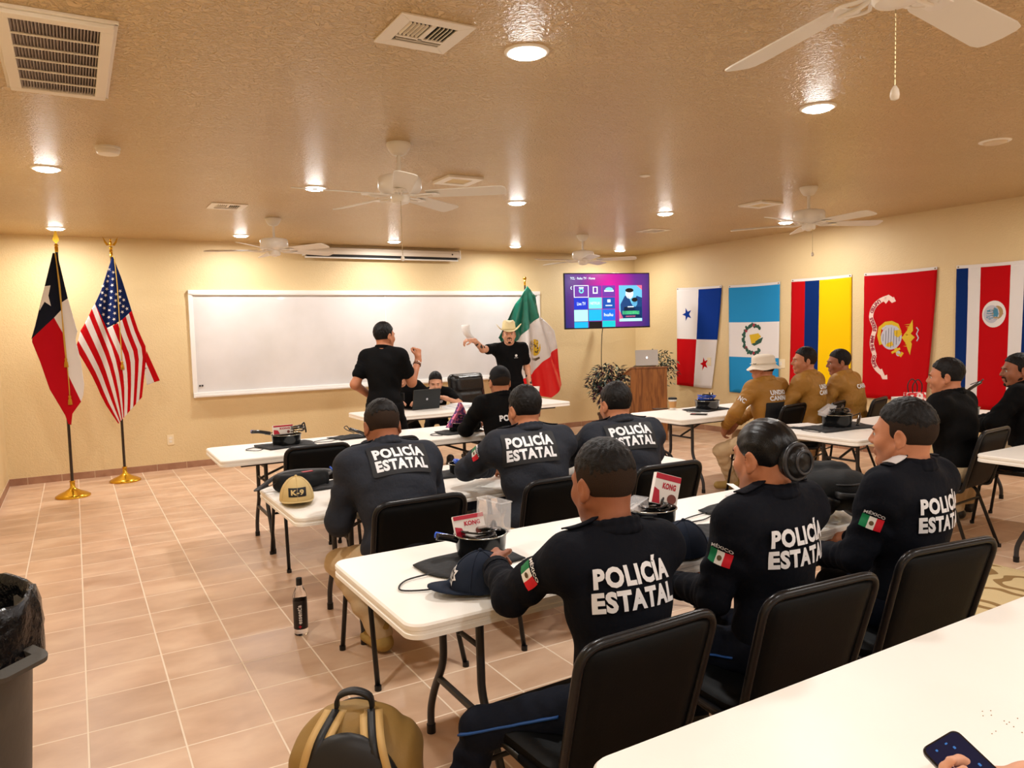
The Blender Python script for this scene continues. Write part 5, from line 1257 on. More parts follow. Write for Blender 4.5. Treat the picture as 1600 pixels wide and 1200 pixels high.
P15 = Person('person in a plain black jacket at the right, in front of the banded flag', (5.14, 2.86), .12, GB, lean=.10, skin='tan', hair='short', hairtop=.012, top='black', pants='beige',
             arms=((-.22, .34, .66), (.16, .40, .74)), poles=((-1, -.2, -.7), (1, -.1, -.7)), head=(.35, .05, 0), bulk=1.06, sc=.96, legs=((-.2, .46, .09), (.15, .44, .09)))
P16 = Person('person in a plain black jacket cut by the right edge, short beard', (6.12, 2.86), .25, GB, lean=.14, skin='brown', hair='short', hairtop=.010, top='black', pants='beige',
             arms=((-.20, .40, .74), (.16, .40, .74)), poles=((-1, -.2, -.7), (1, -.1, -.7)), head=(.55, .05, 0), bulk=1.12, sc=.96)
P1 = Person('person standing in a black polo shirt, back to the camera, fist raised', (2.44, 6.55), -.80, None, sit=False, lean=.03, skin='tan', hair='short', hairtop=.014, top='polo', pants='black', face=True,
            arms=((-.20, .12, .98), (.22, .30, 1.30)), poles=((-.3, -1, 0), (.1, -.2, -1)), hands=(dict(d=(.6, .2, -.4), n=(0, 1, 0), curl=.3), dict(d=(.0, .1, 1), n=(-.9, .3, 0), curl=1.25, thumb=1.0)), head=(-.35, 0, 0), bulk=1.0, sw=.16, belly=.01, sc=1.0, legs=((-.12, 0, .09), (.12, .03, .09)))
P2 = Person('person in a cream cowboy hat and black T-shirt, arm stretched out holding paper', (4.80, 8.32), 2.62, None, sit=False, lean=.06, skin='fair', hair='fade', hairtop=0, top='tee', pants='black',
            arms=((-.25, .02, .85), (.42, .46, 1.45)), poles=((-.1, -1, 0), (.3, -.3, -1)), hands=(dict(n=(1, 0, 0), curl=.3), dict(d=(.85, .5, .12), n=(0, -.3, -1), curl=.7, thumb=.8)), head=(.05, .02, 0), bulk=1.0, sw=.17, sc=.985, legs=((-.12, 0, .09), (.12, .0, .09)))
P3 = Person('person in a black T-shirt with a silver chain, seated behind the laptop table', (3.26, 8.22), 2.80, None, lean=.42, skin='fair', hair='kid', top='tee', pants='black', shorts=True,
            arms=((-.22, .42, .80), (.12, .46, .80)), poles=((-1, -.2, -.6), (1, -.2, -.6)), head=(.0, .25, 0), bulk=1.12, sc=.95)
P4 = Person('child in a dark T-shirt behind the laptop, hand raised to the face', (3.72, 8.24), 2.72, None, lean=.55, skin='fair', hair='kid', top='tee', pants='black', shorts=True,
            arms=((-.12, .40, .80), (.02, .30, .93)), poles=((-1, -.2, -.6), (1, -.1, -.7)), hands=({}, dict(d=(-.3, -.1, 1), n=(-.3, -.9, 0), curl=.8)), head=(.0, .30, 0), bulk=.85, sc=.78, hs=.95)
for a_, y_ in ((P12, .2), (P13, .35), (P14, .3), (P15, .1), (P16, .2)):
    l_ = a_.T.location; f_ = Vector((-math.sin(y_), math.cos(y_)))
    chair(l_.x-f_.x*.235, l_.y-f_.y*.235, y_, {P12: 'Black padded metal chair under the seated bucket-hat wearer', P13: 'Black padded metal chair under the middle khaki jacket wearer', P14: 'Black padded metal chair under the rightmost khaki jacket wearer', P15: 'Black padded metal chair, back turned to the camera, before the banded flag', P16: 'Black padded metal chair at the right edge of the picture'}[a_])
# ================================================================ hats and worn things
STRAW = mat('cream_straw', srgb(236, 222, 176), .6, bump=(180, .3, 'noise', .002)); CANV = mat('white_canvas', srgb(226, 216, 200), .75, bump=(90, .3, 'noise', .003)); CAPB = mat('black_cap_cloth', (.006, .006, .008), .7, spec=.2)
def hat_grid(name, P, fn, m, parent, nu=48, nv=10, solid=.004):
    bm = B(); g = [[bm.verts.new(P.h(*fn(2*PI*i/nu, j/nv))) for i in range(nu)] for j in range(nv+1)]
    for j in range(nv):
        for i in range(nu): bm.faces.new((g[j][i], g[j][(i+1) % nu], g[j+1][(i+1) % nu], g[j+1][i]))
    if name == 'crown': bm.faces.new(g[nv])
    return obj(name, bm, m, parent, smooth=True, solid=solid)
def cowboy(P):
    h = bpy.data.objects.new('cowboy_hat', None); h.empty_display_size = .05; link(h, P.T)
    def crown(a, v):
        r = 1-.16*v-.25*max(0, v-.8)*4; x, y = .088*r*math.cos(a), .108*r*math.sin(a)-.012
        z = .055+.125*v; 
        if v > .6: z -= .030*(v-.6)/.4*math.exp(-(x/.028)**2); x *= 1-.25*(v-.6)*max(0, math.sin(a))
        return x, y, z
    def brim(a, v):
        r = 1+.95*v; x, y = .090*r*math.cos(a), (.110+.105*v)*math.sin(a)-.012
        z = .058+.075*(abs(math.cos(a))**2.2)*v**1.4-.022*v*abs(math.sin(a))**3
        return x*(1-.10*v*abs(math.cos(a))), y, z
    hat_grid('crown', P, crown, STRAW, h, solid=.003); hat_grid('brim', P, brim, STRAW, h)
    bm = B(); tube(bm, [P.h(.089*math.cos(a), .109*math.sin(a)-.012, .066) for a in np.linspace(0, 2*PI, 33)[:-1]], .0, 4, closed=True, flat=(.014, .004)); obj('hat_band', bm, mat('tan_hat_band', srgb(200, 180, 130), .6), h)
def bucket(P):
    h = bpy.data.objects.new('bucket_hat', None); h.empty_display_size = .05; link(h, P.T)
    def crown(a, v):
        t = min(v/.72, 1); s = max(0, (v-.72)/.28); r = (1-.06*t)*(1-.75*s**1.5); return .090*r*math.cos(a), .108*r*math.sin(a)-.014, .028+.078*t+.024*math.sin(s*PI/2)
    def brim(a, v): r = 1+.46*v; return .091*r*math.cos(a), .109*(1+.40*v)*math.sin(a)-.014, .032-.040*v**.9+.006*math.sin(a*5)*v
    c = hat_grid('crown', P, crown, CANV, h); hat_grid('brim', P, brim, CANV, h)
    bm = B(); tube(bm, [P.h(.093*math.cos(a), .111*math.sin(a)-.014, .048) for a in np.linspace(0, 2*PI, 33)[:-1]], 0, 4, closed=True, flat=(.020, .003)); obj('hat_band', bm, CANV, h)
    bm = B(); tube(bm, [P.h(-.094, .02, .05), P.h(-.100, .035, .046), P.h(-.094, .05, .05)], .003, 6); obj('strap_loop', bm, DARK, h)
def ballcap(P):
    h = bpy.data.objects.new('baseball_cap', None); h.empty_display_size = .05; link(h, P.T)
    Q = [P.he((0, -.014, .040), (.084, .105, .095), .01), plane(P.h(0, 0, .022), P.HM @ Vector((0, .10, -1)), .004)]; sobj('crown', Q, .004, CAPB, h, *P.bb(Q))
    bm = B(); n = 14; r0 = []; r1 = []
    for k in range(n+1):
        a = math.radians(20+140*k/n); r0.append(bm.verts.new(P.h(.080*math.cos(a), .092*math.sin(a)-.01, .030))); r1.append(bm.verts.new(P.h(.078*math.cos(a), .092*math.sin(a)-.01+.075*math.sin(a)**.7, .022+.012*math.cos(a)**2*-1)))
    for k in range(n): bm.faces.new((r0[k], r0[k+1], r1[k+1], r1[k]))
    obj('visor', bm, CAPB, h, smooth=True, solid=.004)
    bm = B(); sph(bm, P.h(0, -.014, .136), .008, 8); obj('button', bm, CAPB, h)
    for q in (-1, 1):
        bm = B(); sph(bm, P.h(q*.083, -.010, .052), (.003, .011, .011), 10, rot=None); obj('side_patch', bm, CW, h)
ballcap(P5); bucket(P12); cowboy(P2)
def goatee(P, chin=True):
    b_ = [P.hc((-.024, .090, -.049), (0, .098, -.047), .0045, .006, .004), P.hc((0, .098, -.047), (.024, .090, -.049), .006, .0045, .004), P.hc((-.026, .088, -.05), (-.024, .080, -.080), .004, .004, .004), P.hc((.026, .088, -.05), (.024, .080, -.080), .004, .004, .004)]
    if chin: b_.append(P.he((0, .080, -.101), (.020, .012, .014), .006))
    sobj('beard', b_, .0025, HAIRF, P.T, *P.bb(b_))
goatee(P2); goatee(P16)
Q = [P16.hc((-.060, .0, -.055), (-.022, .060, -.105), .018, .016, .01), P16.hc((.060, .0, -.055), (.022, .060, -.105), .018, .016, .01), P16.he((0, .066, -.104), (.024, .02, .018), .01)]; sobj('beard', Q, .004, HAIRF, P16.T, *P16.bb(Q))
# tattoos, wrist bands, chain, shirt print
INK = mat('tattoo_ink', srgb(66, 56, 52), .6)
rn = random.Random(5)
for q in (0, 1):
    for j in range(9):
        t_ = .08+.1*j; c_ = P2.E[q].lerp(P2.W[q], t_); ax = (P2.W[q]-P2.E[q]).normalized(); o1 = ax.orthogonal().normalized(); ang = rn.random()*6.28; out = (o1*math.cos(ang)+ax.cross(o1)*math.sin(ang))
        bm = B(); pts = [((.012+.010*rn.random())*math.cos(a), (.012+.012*rn.random())*math.sin(a)) for a in np.linspace(0, 2*PI, 10)[:-1]]; poly_bm(bm, pts); decal('tattoo', bm, P2.body, c_+out*.15, ax.cross(out), ax, INK, P2.T, .0018, .01, maxd=.3)
def band_on(P, q, t_, r, m, name, w_=.010):
    c_ = P.E[q].lerp(P.W[q], t_); ax = (P.W[q]-P.E[q]).normalized(); o1 = ax.orthogonal().normalized(); o2 = ax.cross(o1); bm = B(); tube(bm, [c_+(o1*math.cos(a)+o2*math.sin(a))*r for a in np.linspace(0, 2*PI, 21)[:-1]], .004, 6, closed=True); obj(name, bm, m, P.T, smooth=True)
SILV = mat('silver_metal', srgb(210, 210, 214), .2, 1)
band_on(P1, 1, .88, .035, SILV, 'bracelet'); band_on(P1, 1, .80, .036, DARK, 'bracelet'); band_on(P3, 0, .92, .035, GOLDP, 'bracelet')
R3_ = Matrix((P3.X, P3.F, P3.u1)).transposed(); bm = B(); tube(bm, [P3.N+R3_ @ Vector((.085*math.cos(a), .085*math.sin(a)+.01, .02-.075*max(0, math.sin(a))**1.5)) for a in np.linspace(0, 2*PI, 29)[:-1]], .005, 6, closed=True); obj('neck_chain', bm, SILV, P3.T, smooth=True)
R2_ = Matrix((P2.X, P2.F, P2.u1)).transposed(); O = P2.P2-P2.u1*.10-P2.X*.085+P2.F*.35
bm = B(); poly_bm(bm, circ(0, .005, .016, 12)); [poly_bm(bm, rrect(.010, .004, .001, 2, -.02+.012*k, -.022)) for k in range(4)]; decal('chest_print', bm, P2.jp, O, -P2.X, P2.u1, CW, P2.shirt, .003, .012)
O = P4.P2-P4.u1*.09-P4.X*.06+P4.F*.35; bm = B(); poly_bm(bm, circ(0, 0, .022, 12)); decal('chest_print', bm, P4.jp, O, -P4.X, P4.u1, GREYB, P4.shirt, .003, .012)
bm = B(); box(bm, (0, 0, 0), (.03, .012, .07)); o = obj('belt_radio', bm, DARK, P1.T, loc=(.165, .04, .98))
# paper held by the speaker
W2_ = P2.T.location+Matrix.Rotation(P2.T.rotation_euler.z, 3, 'Z') @ (P2.W[1]+(P2.W[1]-P2.E[1]).normalized()*.09)
PAPER = mat('white_paper', srgb(238, 238, 240), .6)
t = thing('paper_sheets', 'curling white paper sheets held out by the cowboy hat wearer', 'paper', W2_, 0)
for j in range(2):
    bm = B(); nn = 10; g = []
    for i in range(nn+1):
        s_ = i/nn; a = -.35+s_*1.15+.06*j; cx, cz = -.01-.13*s_*math.cos(.3+s_*.8), .0+.16*s_*math.sin(.6+s_*.75)-.004*j
        g.append([bm.verts.new((cx, -.10+.2*v+.03*s_*j, cz)) for v in (0, .5, 1)])
    for i in range(nn):
        for v in (0, 1): bm.faces.new((g[i][v], g[i][v+1], g[i+1][v+1], g[i+1][v]))
    obj('sheet', bm, PAPER, t, smooth=True, solid=.0006)

# ================================================================ things on the tables
BAG = mat('black_drawstring_cloth', (.014, .015, .017), .75, bump=(30, .5, 'noise', .01)); BOWL = mat('dark_steel_bowl', (.03, .032, .034), .18, .85); BOWLR = mat('steel_rim', srgb(170, 170, 165), .2, 1)
GLS = mat('black_gloss_plastic', (.008, .008, .009), .15, coat=.4); BLUP = mat('blue_plastic', srgb(10, 80, 200), .35); CLR = mat('clear_plastic', (.9, .9, .92), .08, alpha=.28); REDC = mat('red_card', srgb(186, 20, 48), .45); CARD = mat('white_card', srgb(236, 230, 224), .5); GRC = mat('grey_card', srgb(176, 164, 158), .5)
NCAP = mat('navy_cap_cloth', (.010, .016, .032), .8, spec=.2, bump=(200, .2, 'noise', .001)); TCAP = mat('tan_cap_cloth', srgb(206, 180, 124), .8, bump=(200, .2, 'noise', .001)); CSTR = mat('black_strap', (.01, .01, .011), .5)
def at(px, py, z=TZ): v = on_z(px, py, z+.001); return v
def loose_cloth(p, w, d, rz, label, seed=0, tail=.18, group='flat black drawstring bags on the tables'):
    t = thing('drawstring_bag', label, 'bag', p, rz, group); bm = B(); rn = random.Random(seed); n = 14; g = []
    ph = [rn.random()*6 for _ in range(4)]
    for i in range(n+1):
        for j in range(n+1):
            u, v = i/n-.5, j/n-.5; x = u*w*(1+.10*math.sin(v*5+ph[0])); y = v*d*(1+.10*math.sin(u*6+ph[1]))
            z = .006+.007*(1+math.sin(x*60+ph[2]+y*30)*math.sin(y*50+ph[3]))*(1-(2*u)**4)*(1-(2*v)**4)
            g.append(bm.verts.new((x, y, z)))
    for i in range(n):
        for j in range(n): a = i*(n+1)+j; bm.faces.new((g[a], g[a+n+1], g[a+n+2], g[a+1]))
    obj('cloth', bm, BAG, t, smooth=True, solid=.005)
    bm = B(); tube(bm, smooth_path([(-w*.5, -d*.3, .008), (-w*.5-tail*.5, -d*.45, .005), (-w*.5-tail, -d*.15, .005), (-w*.5-tail*.6, d*.1, .005), (-w*.48, 0, .009)], 6), .003, 6); obj('drawstring', bm, CSTR, t, smooth=True)
    return t
def bowl(p, r, hh, label, fill=True, m=None):
    t = thing('pet_bowl', label, 'bowl', p, 0, 'shiny dark bowls on the tables')
    bm = B(); lathe(bm, [(0, .004), (r*.86, .004), (r*.92, 0), (r*.97, hh*.45), (r, hh*.93), (r+.006, hh), (r-.002, hh), (r*.93, hh*.5), (r*.82, .012), (0, .012)], seg=36); obj('bowl_body', bm, m or BOWL, t, smooth=True, auto=50)
    bm = B(); tube(bm, [((r+.003)*math.cos(a), (r+.003)*math.sin(a), hh) for a in np.linspace(0, 2*PI, 37)[:-1]], .003, 6, closed=True); obj('rim', bm, BOWLR, t, smooth=True)
    return t
def coil(p, r, hh, label, m=None, seed=1, name='coiled_leash', cat='leash', turns=3):
    t = thing(name, label, cat, p); bm = B(); rn = random.Random(seed); P = []
    for k in range(turns*8):
        a = k*2*PI/8; rr = r*(.55+.35*rn.random()); P.append((rr*math.cos(a), rr*math.sin(a), .012+hh*(k/(turns*8))+.012*rn.random()))
    tube(bm, smooth_path(P, 4), 0, 4, flat=(.020, .006)); obj('strap', bm, m or GLS, t, smooth=True)
    bm = B(); tube(bm, smooth_path([(r*.5, 0, hh), (r*.9, .02, hh+.03), (r*1.1, .03, hh-.01), (r*1.15, .03, hh-.05)], 5), .006, 8); obj('clip', bm, GLS, t, smooth=True)
    return t
def boxed(p, rz, tilt, label, s=(.15, .02, .10), front='white', word='KONG', pose='lean'):
    t = thing('toy_package', label, 'package', p, rz, 'boxed dog toys'); t.rotation_euler = (tilt, 0, rz)
    bm = B(); box(bm, (0, 0, s[2]/2), s); obj('box', bm, CARD, t, bevel=.002)
    bm = B(); box(bm, (0, -s[1]/2-.0008, s[2]*.90), (s[0]*.98, .001, s[2]*.18)); poly = [(-s[0]*.49, 0), (-s[0]*.18, 0), (-s[0]*.28, s[2]*.42), (-s[0]*.49, s[2]*.5)]; b2 = B(); poly_bm(b2, poly); merge(bm, b2, Matrix.Translation((0, -s[1]/2-.0012, .003)) @ Matrix.Rotation(PI/2, 4, 'X')); obj('red_panel', bm, REDC, t)
    bm = fit_text(word, s[0]*.52, s[2]*.20, .05); xform(bm, Matrix.Translation((s[0]*.08, -s[1]/2-.0022, s[2]*.62)) @ Matrix.Rotation(PI/2, 4, 'X')); obj('lettering', bm, REDC, t)
    bm = B(); poly_bm(bm, circ(s[0]*.25, s[2]*.24, s[2]*.16, 14)); xform(bm, Matrix.Translation((0, -s[1]/2-.0016, 0)) @ Matrix.Rotation(PI/2, 4, 'X')); obj('toy_picture', bm, mat('picture_brown', srgb(120, 60, 50), .5), t)
    return t
def clear_box(p, rz, s, label, tilt=(0, 0)):
    t = thing('clear_plastic_box', label, 'container', p, rz, 'clear plastic packages'); t.rotation_euler = (tilt[0], tilt[1], rz)
    bm = B(); box(bm, (0, 0, s[2]/2), s); o = obj('shell', bm, CLR, t, bevel=.006, bseg=3)
    bm = B(); tube(bm, [(a*s[0]/2, b_*s[1]/2, s[2]) for a, b_ in ((-1, -1), (1, -1), (1, 1), (-1, 1))], .0025, 6, closed=True); obj('rim', bm, CLR, t)
    bm = B(); box(bm, (0, 0, .006), (s[0]*.9, s[1]*.8, .008)); obj('card_insert', bm, GRC, t)
    return t
def handle_(p, rz, label, tilt=.5, L=.20, tip=None):
    t = thing('leash_handle', label, 'dog leash', p, rz, 'leash handles'); t.rotation_euler = (0, -tilt, rz)
    bm = B(); tube(bm, smooth_path([(0, 0, .02), (L*.4, 0, .03), (L*.8, 0, .022), (L, 0, .014)], 4), [.013]*9+[.016]*3+[.012], 10) if False else tube(bm, smooth_path([(0, 0, .018), (L*.4, 0, .024), (L, 0, .018)], 6), .013, 10); obj('grip', bm, GLS, t, smooth=True)
    if tip: bm = B(); tube(bm, [(L*.0, .018, .02), (L*.45, .02, .022)], .012, 8); obj('blue_shell', bm, BLUP, t, smooth=True)
    bm = B(); tube(bm, smooth_path([(L, 0, .016), (L+.03, .0, .03), (L+.05, .02, .01), (L+.03, .06, -.0), (L-.02, .09, .0)], 5), .0035, 6); obj('cord', bm, CSTR, t, smooth=True)
    return t
def cap_on_table(p, rz, m, label, front=None, roll=0):
    t = thing('baseball_cap', label, 'cap', p, rz)
    P = [ell((0, 0, .015), (.085, .10, .115), None, .01), plane((0, 0, .010), (0, 0, -1), .004)]
    V = sobj('crown', P, .005, m, t, *( [-.12, -.14, -.02], [.12, .14, .15]))
    bm = B(); n = 16; r0 = []; r1 = []
    for k in range(n+1):
        a = math.radians(14+152*k/n); r0.append(bm.verts.new((.082*math.cos(a), .097*math.sin(a), .018))); r1.append(bm.verts.new((.080*math.cos(a), .097*math.sin(a)+.078*math.sin(a)**.7, .012-.016*abs(math.cos(a))**2+.02)))
    for k in range(n): bm.faces.new((r0[k], r0[k+1], r1[k+1], r1[k]))
    obj('visor', bm, m, t, smooth=True, solid=.004)
    bm = B(); sph(bm, (0, 0, .131), .008, 8); obj('button', bm, m, t)
    bm = B()
    for k in range(6):
        a = k*PI/3+PI/6; tube(bm, [(.0862*math.cos(a)*math.cos(b_), .1012*math.sin(a)*math.cos(b_), .015+.1162*math.sin(b_)) for b_ in np.linspace(.05, 1.5, 9)], .0013, 4)
    obj('seam', bm, m, t)
    if front == 'K-9':
        b2 = B(); poly_bm(b2, rrect(.085, .042, .002)); decal('name_patch', b2, P, (0, .3, .065), (-1, 0, 0), (0, 0, 1), PATCH, t, .002, .012)
        b2 = fit_text('K-9', .062, .026, .04); decal('lettering', b2, P, (0, .3, .065), (-1, 0, 0), (0, 0, 1), TCAP, t, .0035, .012)
    if front == 'star':
        b2 = B(); poly_bm(b2, star(0, 0, .034, 90, .62, 7)); decal('badge', b2, P, (0, .3, .060), (-1, 0, 0), (0, 0, 1), LETTER, t, .002, .01)
        b2 = B(); poly_bm(b2, star(0, 0, .022, 90, .66, 7)); decal('badge_centre', b2, P, (0, .3, .060), (-1, 0, 0), (0, 0, 1), PATCH, t, .003, .01)
        b2 = B(); [poly_bm(b2, rrect(.004, .022, .001, 2, -.009+.009*k, 0)) for k in range(3)]; decal('badge_lines', b2, P, (0, .3, .060), (-1, 0, 0), (0, 0, 1), LETTER, t, .004, .01)
    return t
# near table
p = at(735, 880); loose_cloth(p, .34, .26, .3, 'flat black drawstring bag under the bowl at the left of the near table', 3)
p = at(752, 872); BW = bowl(Vector((p.x, p.y, TZ+.022)), .095, .075, 'shiny dark bowl behind the navy star cap on the near table')
coil(Vector((p.x, p.y, TZ+.045)), .075, .05, 'coiled black strap in the bowl behind the navy star cap')
boxed(Vector((p.x-.02, p.y+.035, TZ+.075)), .05, -.35, 'flat red and grey toy package in the bowl behind the navy star cap', (.13, .012, .085))
clear_box(Vector((p.x+.07, p.y+.03, TZ+.085)), .2, (.13, .06, .12), 'crumpled clear plastic package leaning in the bowl of the near table', (-.3, .35))
handle_(Vector((p.x-.17, p.y+.03, TZ+.085)), -.15, 'black and blue leash handle on the rim of the near-table bowl', -.35, .15, True)
p = at(752, 922); cap_on_table(p, 1.3, NCAP, 'navy cap with a white star badge on the near table', 'star')
p = at(1020, 828); loose_cloth(at(1085, 835), .34, .26, -.5, 'flat black drawstring bag between the two near officers', 5)
BW2 = bowl(Vector((p.x, p.y, TZ+.02)), .095, .075, 'shiny dark bowl with the red and white package, middle of the near table'); coil(Vector((p.x+.01, p.y, TZ+.045)), .075, .05, 'coiled black strap in the middle bowl of the near table', seed=5)
_b = boxed(Vector((p.x+.07, p.y+.02, TZ+.09)), -.35, -.22, 'red and white toy package standing in the middle bowl of the near table', (.115, .03, .13)); 
_b.rotation_euler.y = .3
clear_box(Vector((p.x-.07, p.y+.03, TZ+.08)), .3, (.12, .07, .045), 'small pale package in the middle bowl of the near table', (0, -.2))
p = at(1068, 868); cap_on_table(p, -1.45, NCAP, 'plain navy cap lying between the two near officers')
loose_cloth(at(1125, 797), .20, .12, .2, 'flat black drawstring bag beside the hair bun wearer, far edge of the near table', 7, .22)
handle_(at(1140, 785), -.3, 'black leash handle beside the hair bun wearer', .10, .13)
t = thing('paper_sheets', 'small folded white paper beside the hair bun wearer', 'paper', at(1160, 775), .4); bm = B(); box(bm, (0, 0, .004), (.10, .14, .003)); box(bm, (.0, .02, .03), (.09, .10, .002), Euler((.5, .2, 0))); obj('sheet', bm, PAPER, t)
def backpack(name, label, loc, rz, m, m2, s=(.32, .20, .46), lie=False, tan=False):
    t = thing('backpack', label, 'backpack', loc, rz)
    if lie: t.rotation_euler = (PI/2-.15, 0, rz)
    w_, d_, h_ = s
    P = [rbox((0, 0, h_*.42), (w_/2, d_/2, h_*.42), .07, k=.05), ell((0, 0, h_*.74), (w_*.47, d_*.48, h_*.27), None, .05), rbox((0, d_*.55, h_*.32), (w_*.38, d_*.22, h_*.27), .05, k=.02)]
    sobj('shell', P, .009, m, t, disp=lambda X, Y, Z: .003*np.sin(Z*50+3*np.sin(X*20))*np.sin(X*30+Y*20)); 
    bm = B(); tube(bm, smooth_path([(-.05, -.01, h_*.97), (-.045, -.015, h_*1.06), (0, -.02, h_*1.10), (.045, -.015, h_*1.06), (.05, -.01, h_*.97)], 5), 0, 4, flat=(.024, .010)); obj('grab_handle', bm, CSTR, t, smooth=True)
    for q in (-1, 1):
        if tan:
            for k, (o_, mm) in enumerate(((-.022, m2), (0, CSTR), (.022, m2))):
                bm = B(); pts = smooth_path([(q*.05+o_, -d_*.10, h_*.985), (q*.075+o_, -d_*.52, h_*.90), (q*.10+o_, -d_*.60, h_*.70), (q*.115+o_, -d_*.58, h_*.45), (q*.125+o_, -d_*.52, h_*.22)], 6); tube(bm, pts, 0, 4, flat=(.021, .012 if k != 1 else .015)); obj('shoulder_strap', bm, mm, t, smooth=True)
        else:
            bm = B(); tube(bm, smooth_path([(q*.06, -d_*.2, h_*.97), (q*.08, -d_*.56, h_*.85), (q*.10, -d_*.66, h_*.6), (q*.12, -d_*.55, h_*.25)], 6), 0, 4, flat=(.055, .014)); obj('shoulder_strap', bm, CSTR, t, smooth=True)
    bm = B(); tube(bm, smooth_path([(-w_*.46, d_*.2, h_*.35), (-w_*.44, d_*.22, h_*.75), (0, d_*.15, h_*1.0), (w_*.44, d_*.22, h_*.75), (w_*.46, d_*.2, h_*.35)], 8), .005, 6); obj('zip', bm, CSTR, t, smooth=True)
    bm = B(); tube(bm, [(w_*.46, d_*.22, h_*.5), (w_*.49, d_*.26, h_*.42)], .004, 6); obj('zip_pull', bm, SILV, t)
    if tan:
        P2_ = [ell((0, -d_*.50, h_*.52), (w_*.45, .062, h_*.44), None, .02)]; sobj('back_padding', P2_, .009, CSTR, t)
    return t
NYL = mat('black_nylon', (.008, .009, .010), .7, spec=.2, bump=(90, .3, 'noise', .003)); OLIV = mat('khaki_nylon', srgb(150, 118, 62), .6, bump=(90, .3, 'noise', .003)); TANS = mat('tan_strap', srgb(196, 160, 100), .6)
p = at(1295, 800); backpack('b', 'black backpack lying on the near table behind the hair bun wearer', Vector((p.x-.0, p.y+.10, TZ+.10)), -.5, NYL, NYL, (.28, .15, .38), lie=True)
p = on_z(560, 1205, .30); backpack('b', 'tan and black backpack standing on the floor at the bottom of the picture', (p.x, p.y, 0), -.55, OLIV, TANS, (.36, .24, .50), tan=True)
p = on_z(1048, 750, 0); backpack('b', 'black backpack on the floor beside the legs of the coffee cup table', (4.62, 5.32, 0), .5, NYL, NYL, (.30, .2, .42))
# second-row table
p = at(464, 784); cap_on_table(p, 2.95, TCAP, 'tan cap with a black lettered patch on the left corner of the second table', 'K-9')
t = thing('waist_bag', 'black waist bag with a red mark, behind the tan cap', 'bag', Vector((at(465, 752).x-.03, 4.14, TZ)), .15)
P = [rbox((0, 0, .045), (.15, .055, .045), .03, k=.02), rbox((.01, -.05, .035), (.10, .025, .032), .02, k=.02)]; sobj('pouch', P, .006, NYL, t, disp=lambda X, Y, Z: .002*np.sin(X*60+Y*40))
bm = B(); tube(bm, smooth_path([(.14, 0, .05), (.20, .05, .06), (.16, .10, .07), (-.05, .11, .08), (-.2, .06, .03), (-.24, .02, .02), (-.14, 0, .05)], 6), 0, 4, flat=(.03, .004)); obj('belt_strap', bm, CSTR, t, smooth=True)
bm = B(); box(bm, (.03, -.01, .0915), (.06, .025, .002)); obj('red_mark', bm, REDC, t)
loose_cloth(at(515, 758), .26, .20, .1, 'flat black drawstring bag beside the black waist bag', 11, .1)
t = thing('steel_cup', 'shiny steel cup beside the left grey-jacketed officer', 'cup', Vector((at(534, 740).x, 4.20, TZ))); bm = B(); lathe(bm, [(0, 0), (.03, 0), (.035, .002), (.038, .10), (.040, .102), (.036, .10), (.033, .006), (0, .006)]); obj('cup_body', bm, BOWLR, t, smooth=True, auto=50)
t = thing('pen', 'blue pen leaning beside the steel cup on the second table', 'pen', Vector((at(520, 745).x, 4.14, TZ)), .8); t.rotation_euler = (0, -.7, 2.2); bm = B(); cyl(bm, (0, 0, .006), (.13, 0, .006), .005); obj('barrel', bm, BLUP, t)
loose_cloth(at(690, 743), .30, .24, -.2, 'flat black drawstring bag between the first two grey-jacketed officers', 12)
p = at(722, 742); bowl(Vector((p.x, p.y, TZ+.012)), .075, .06, 'small dark bowl between the first two grey-jacketed officers'); coil(Vector((p.x, p.y, TZ+.03)), .06, .045, 'coiled blue strap in the small bowl of the second table', BLUP, 8)
p = at(893, 712); bowl(Vector((p.x, p.y, TZ)), .085, .07, 'dark bowl between the last two grey-jacketed officers'); coil(Vector((p.x-.01, p.y, TZ+.05)), .07, .05, 'coiled black strap between the last two grey-jacketed officers', seed=9); clear_box(Vector((p.x+.01, p.y-.02, TZ+.06)), .3, (.11, .07, .05), 'clear plastic package between the last two grey-jacketed officers', (.3, .2))
# third-row table
p = at(448, 696); loose_cloth(p, .40, .30, .1, 'flat black drawstring bag at the left end of the third table', 14, .12); bowl(Vector((p.x, p.y, TZ+.014)), .11, .075, 'dark bowl at the left end of the third table')
boxed(Vector((p.x-.03, p.y-.03, TZ+.095)), .05, -.10, 'red and white toy package in the left bowl of the third table', (.15, .03, .07)); coil(Vector((p.x+.08, p.y, TZ+.085)), .07, .05, 'coiled black strap on the left bowl of the third table', seed=3)
handle_(Vector((p.x-.26, p.y, TZ+.11)), 0, 'bright blue leash handle on the left bowl of the third table', -.15, .14, True)
loose_cloth(at(545, 684), .26, .22, .2, 'flat black drawstring bag in the middle of the third table', 15, .2)
handle_(at(572, 684)+Vector((0, 0, .0)), PI, 'black leash handle standing up in the middle of the third table', .45, .16)
p = at(716, 675); loose_cloth(p, .36, .24, .1, 'flat black drawstring bag beside the black cap wearer', 16, .1); bowl(Vector((p.x+.03, p.y, TZ+.014)), .11, .07, 'dark bowl beside the black cap wearer'); coil(Vector((p.x+.05, p.y, TZ+.075)), .07, .05, 'coiled black strap in the bowl beside the black cap wearer', seed=2)
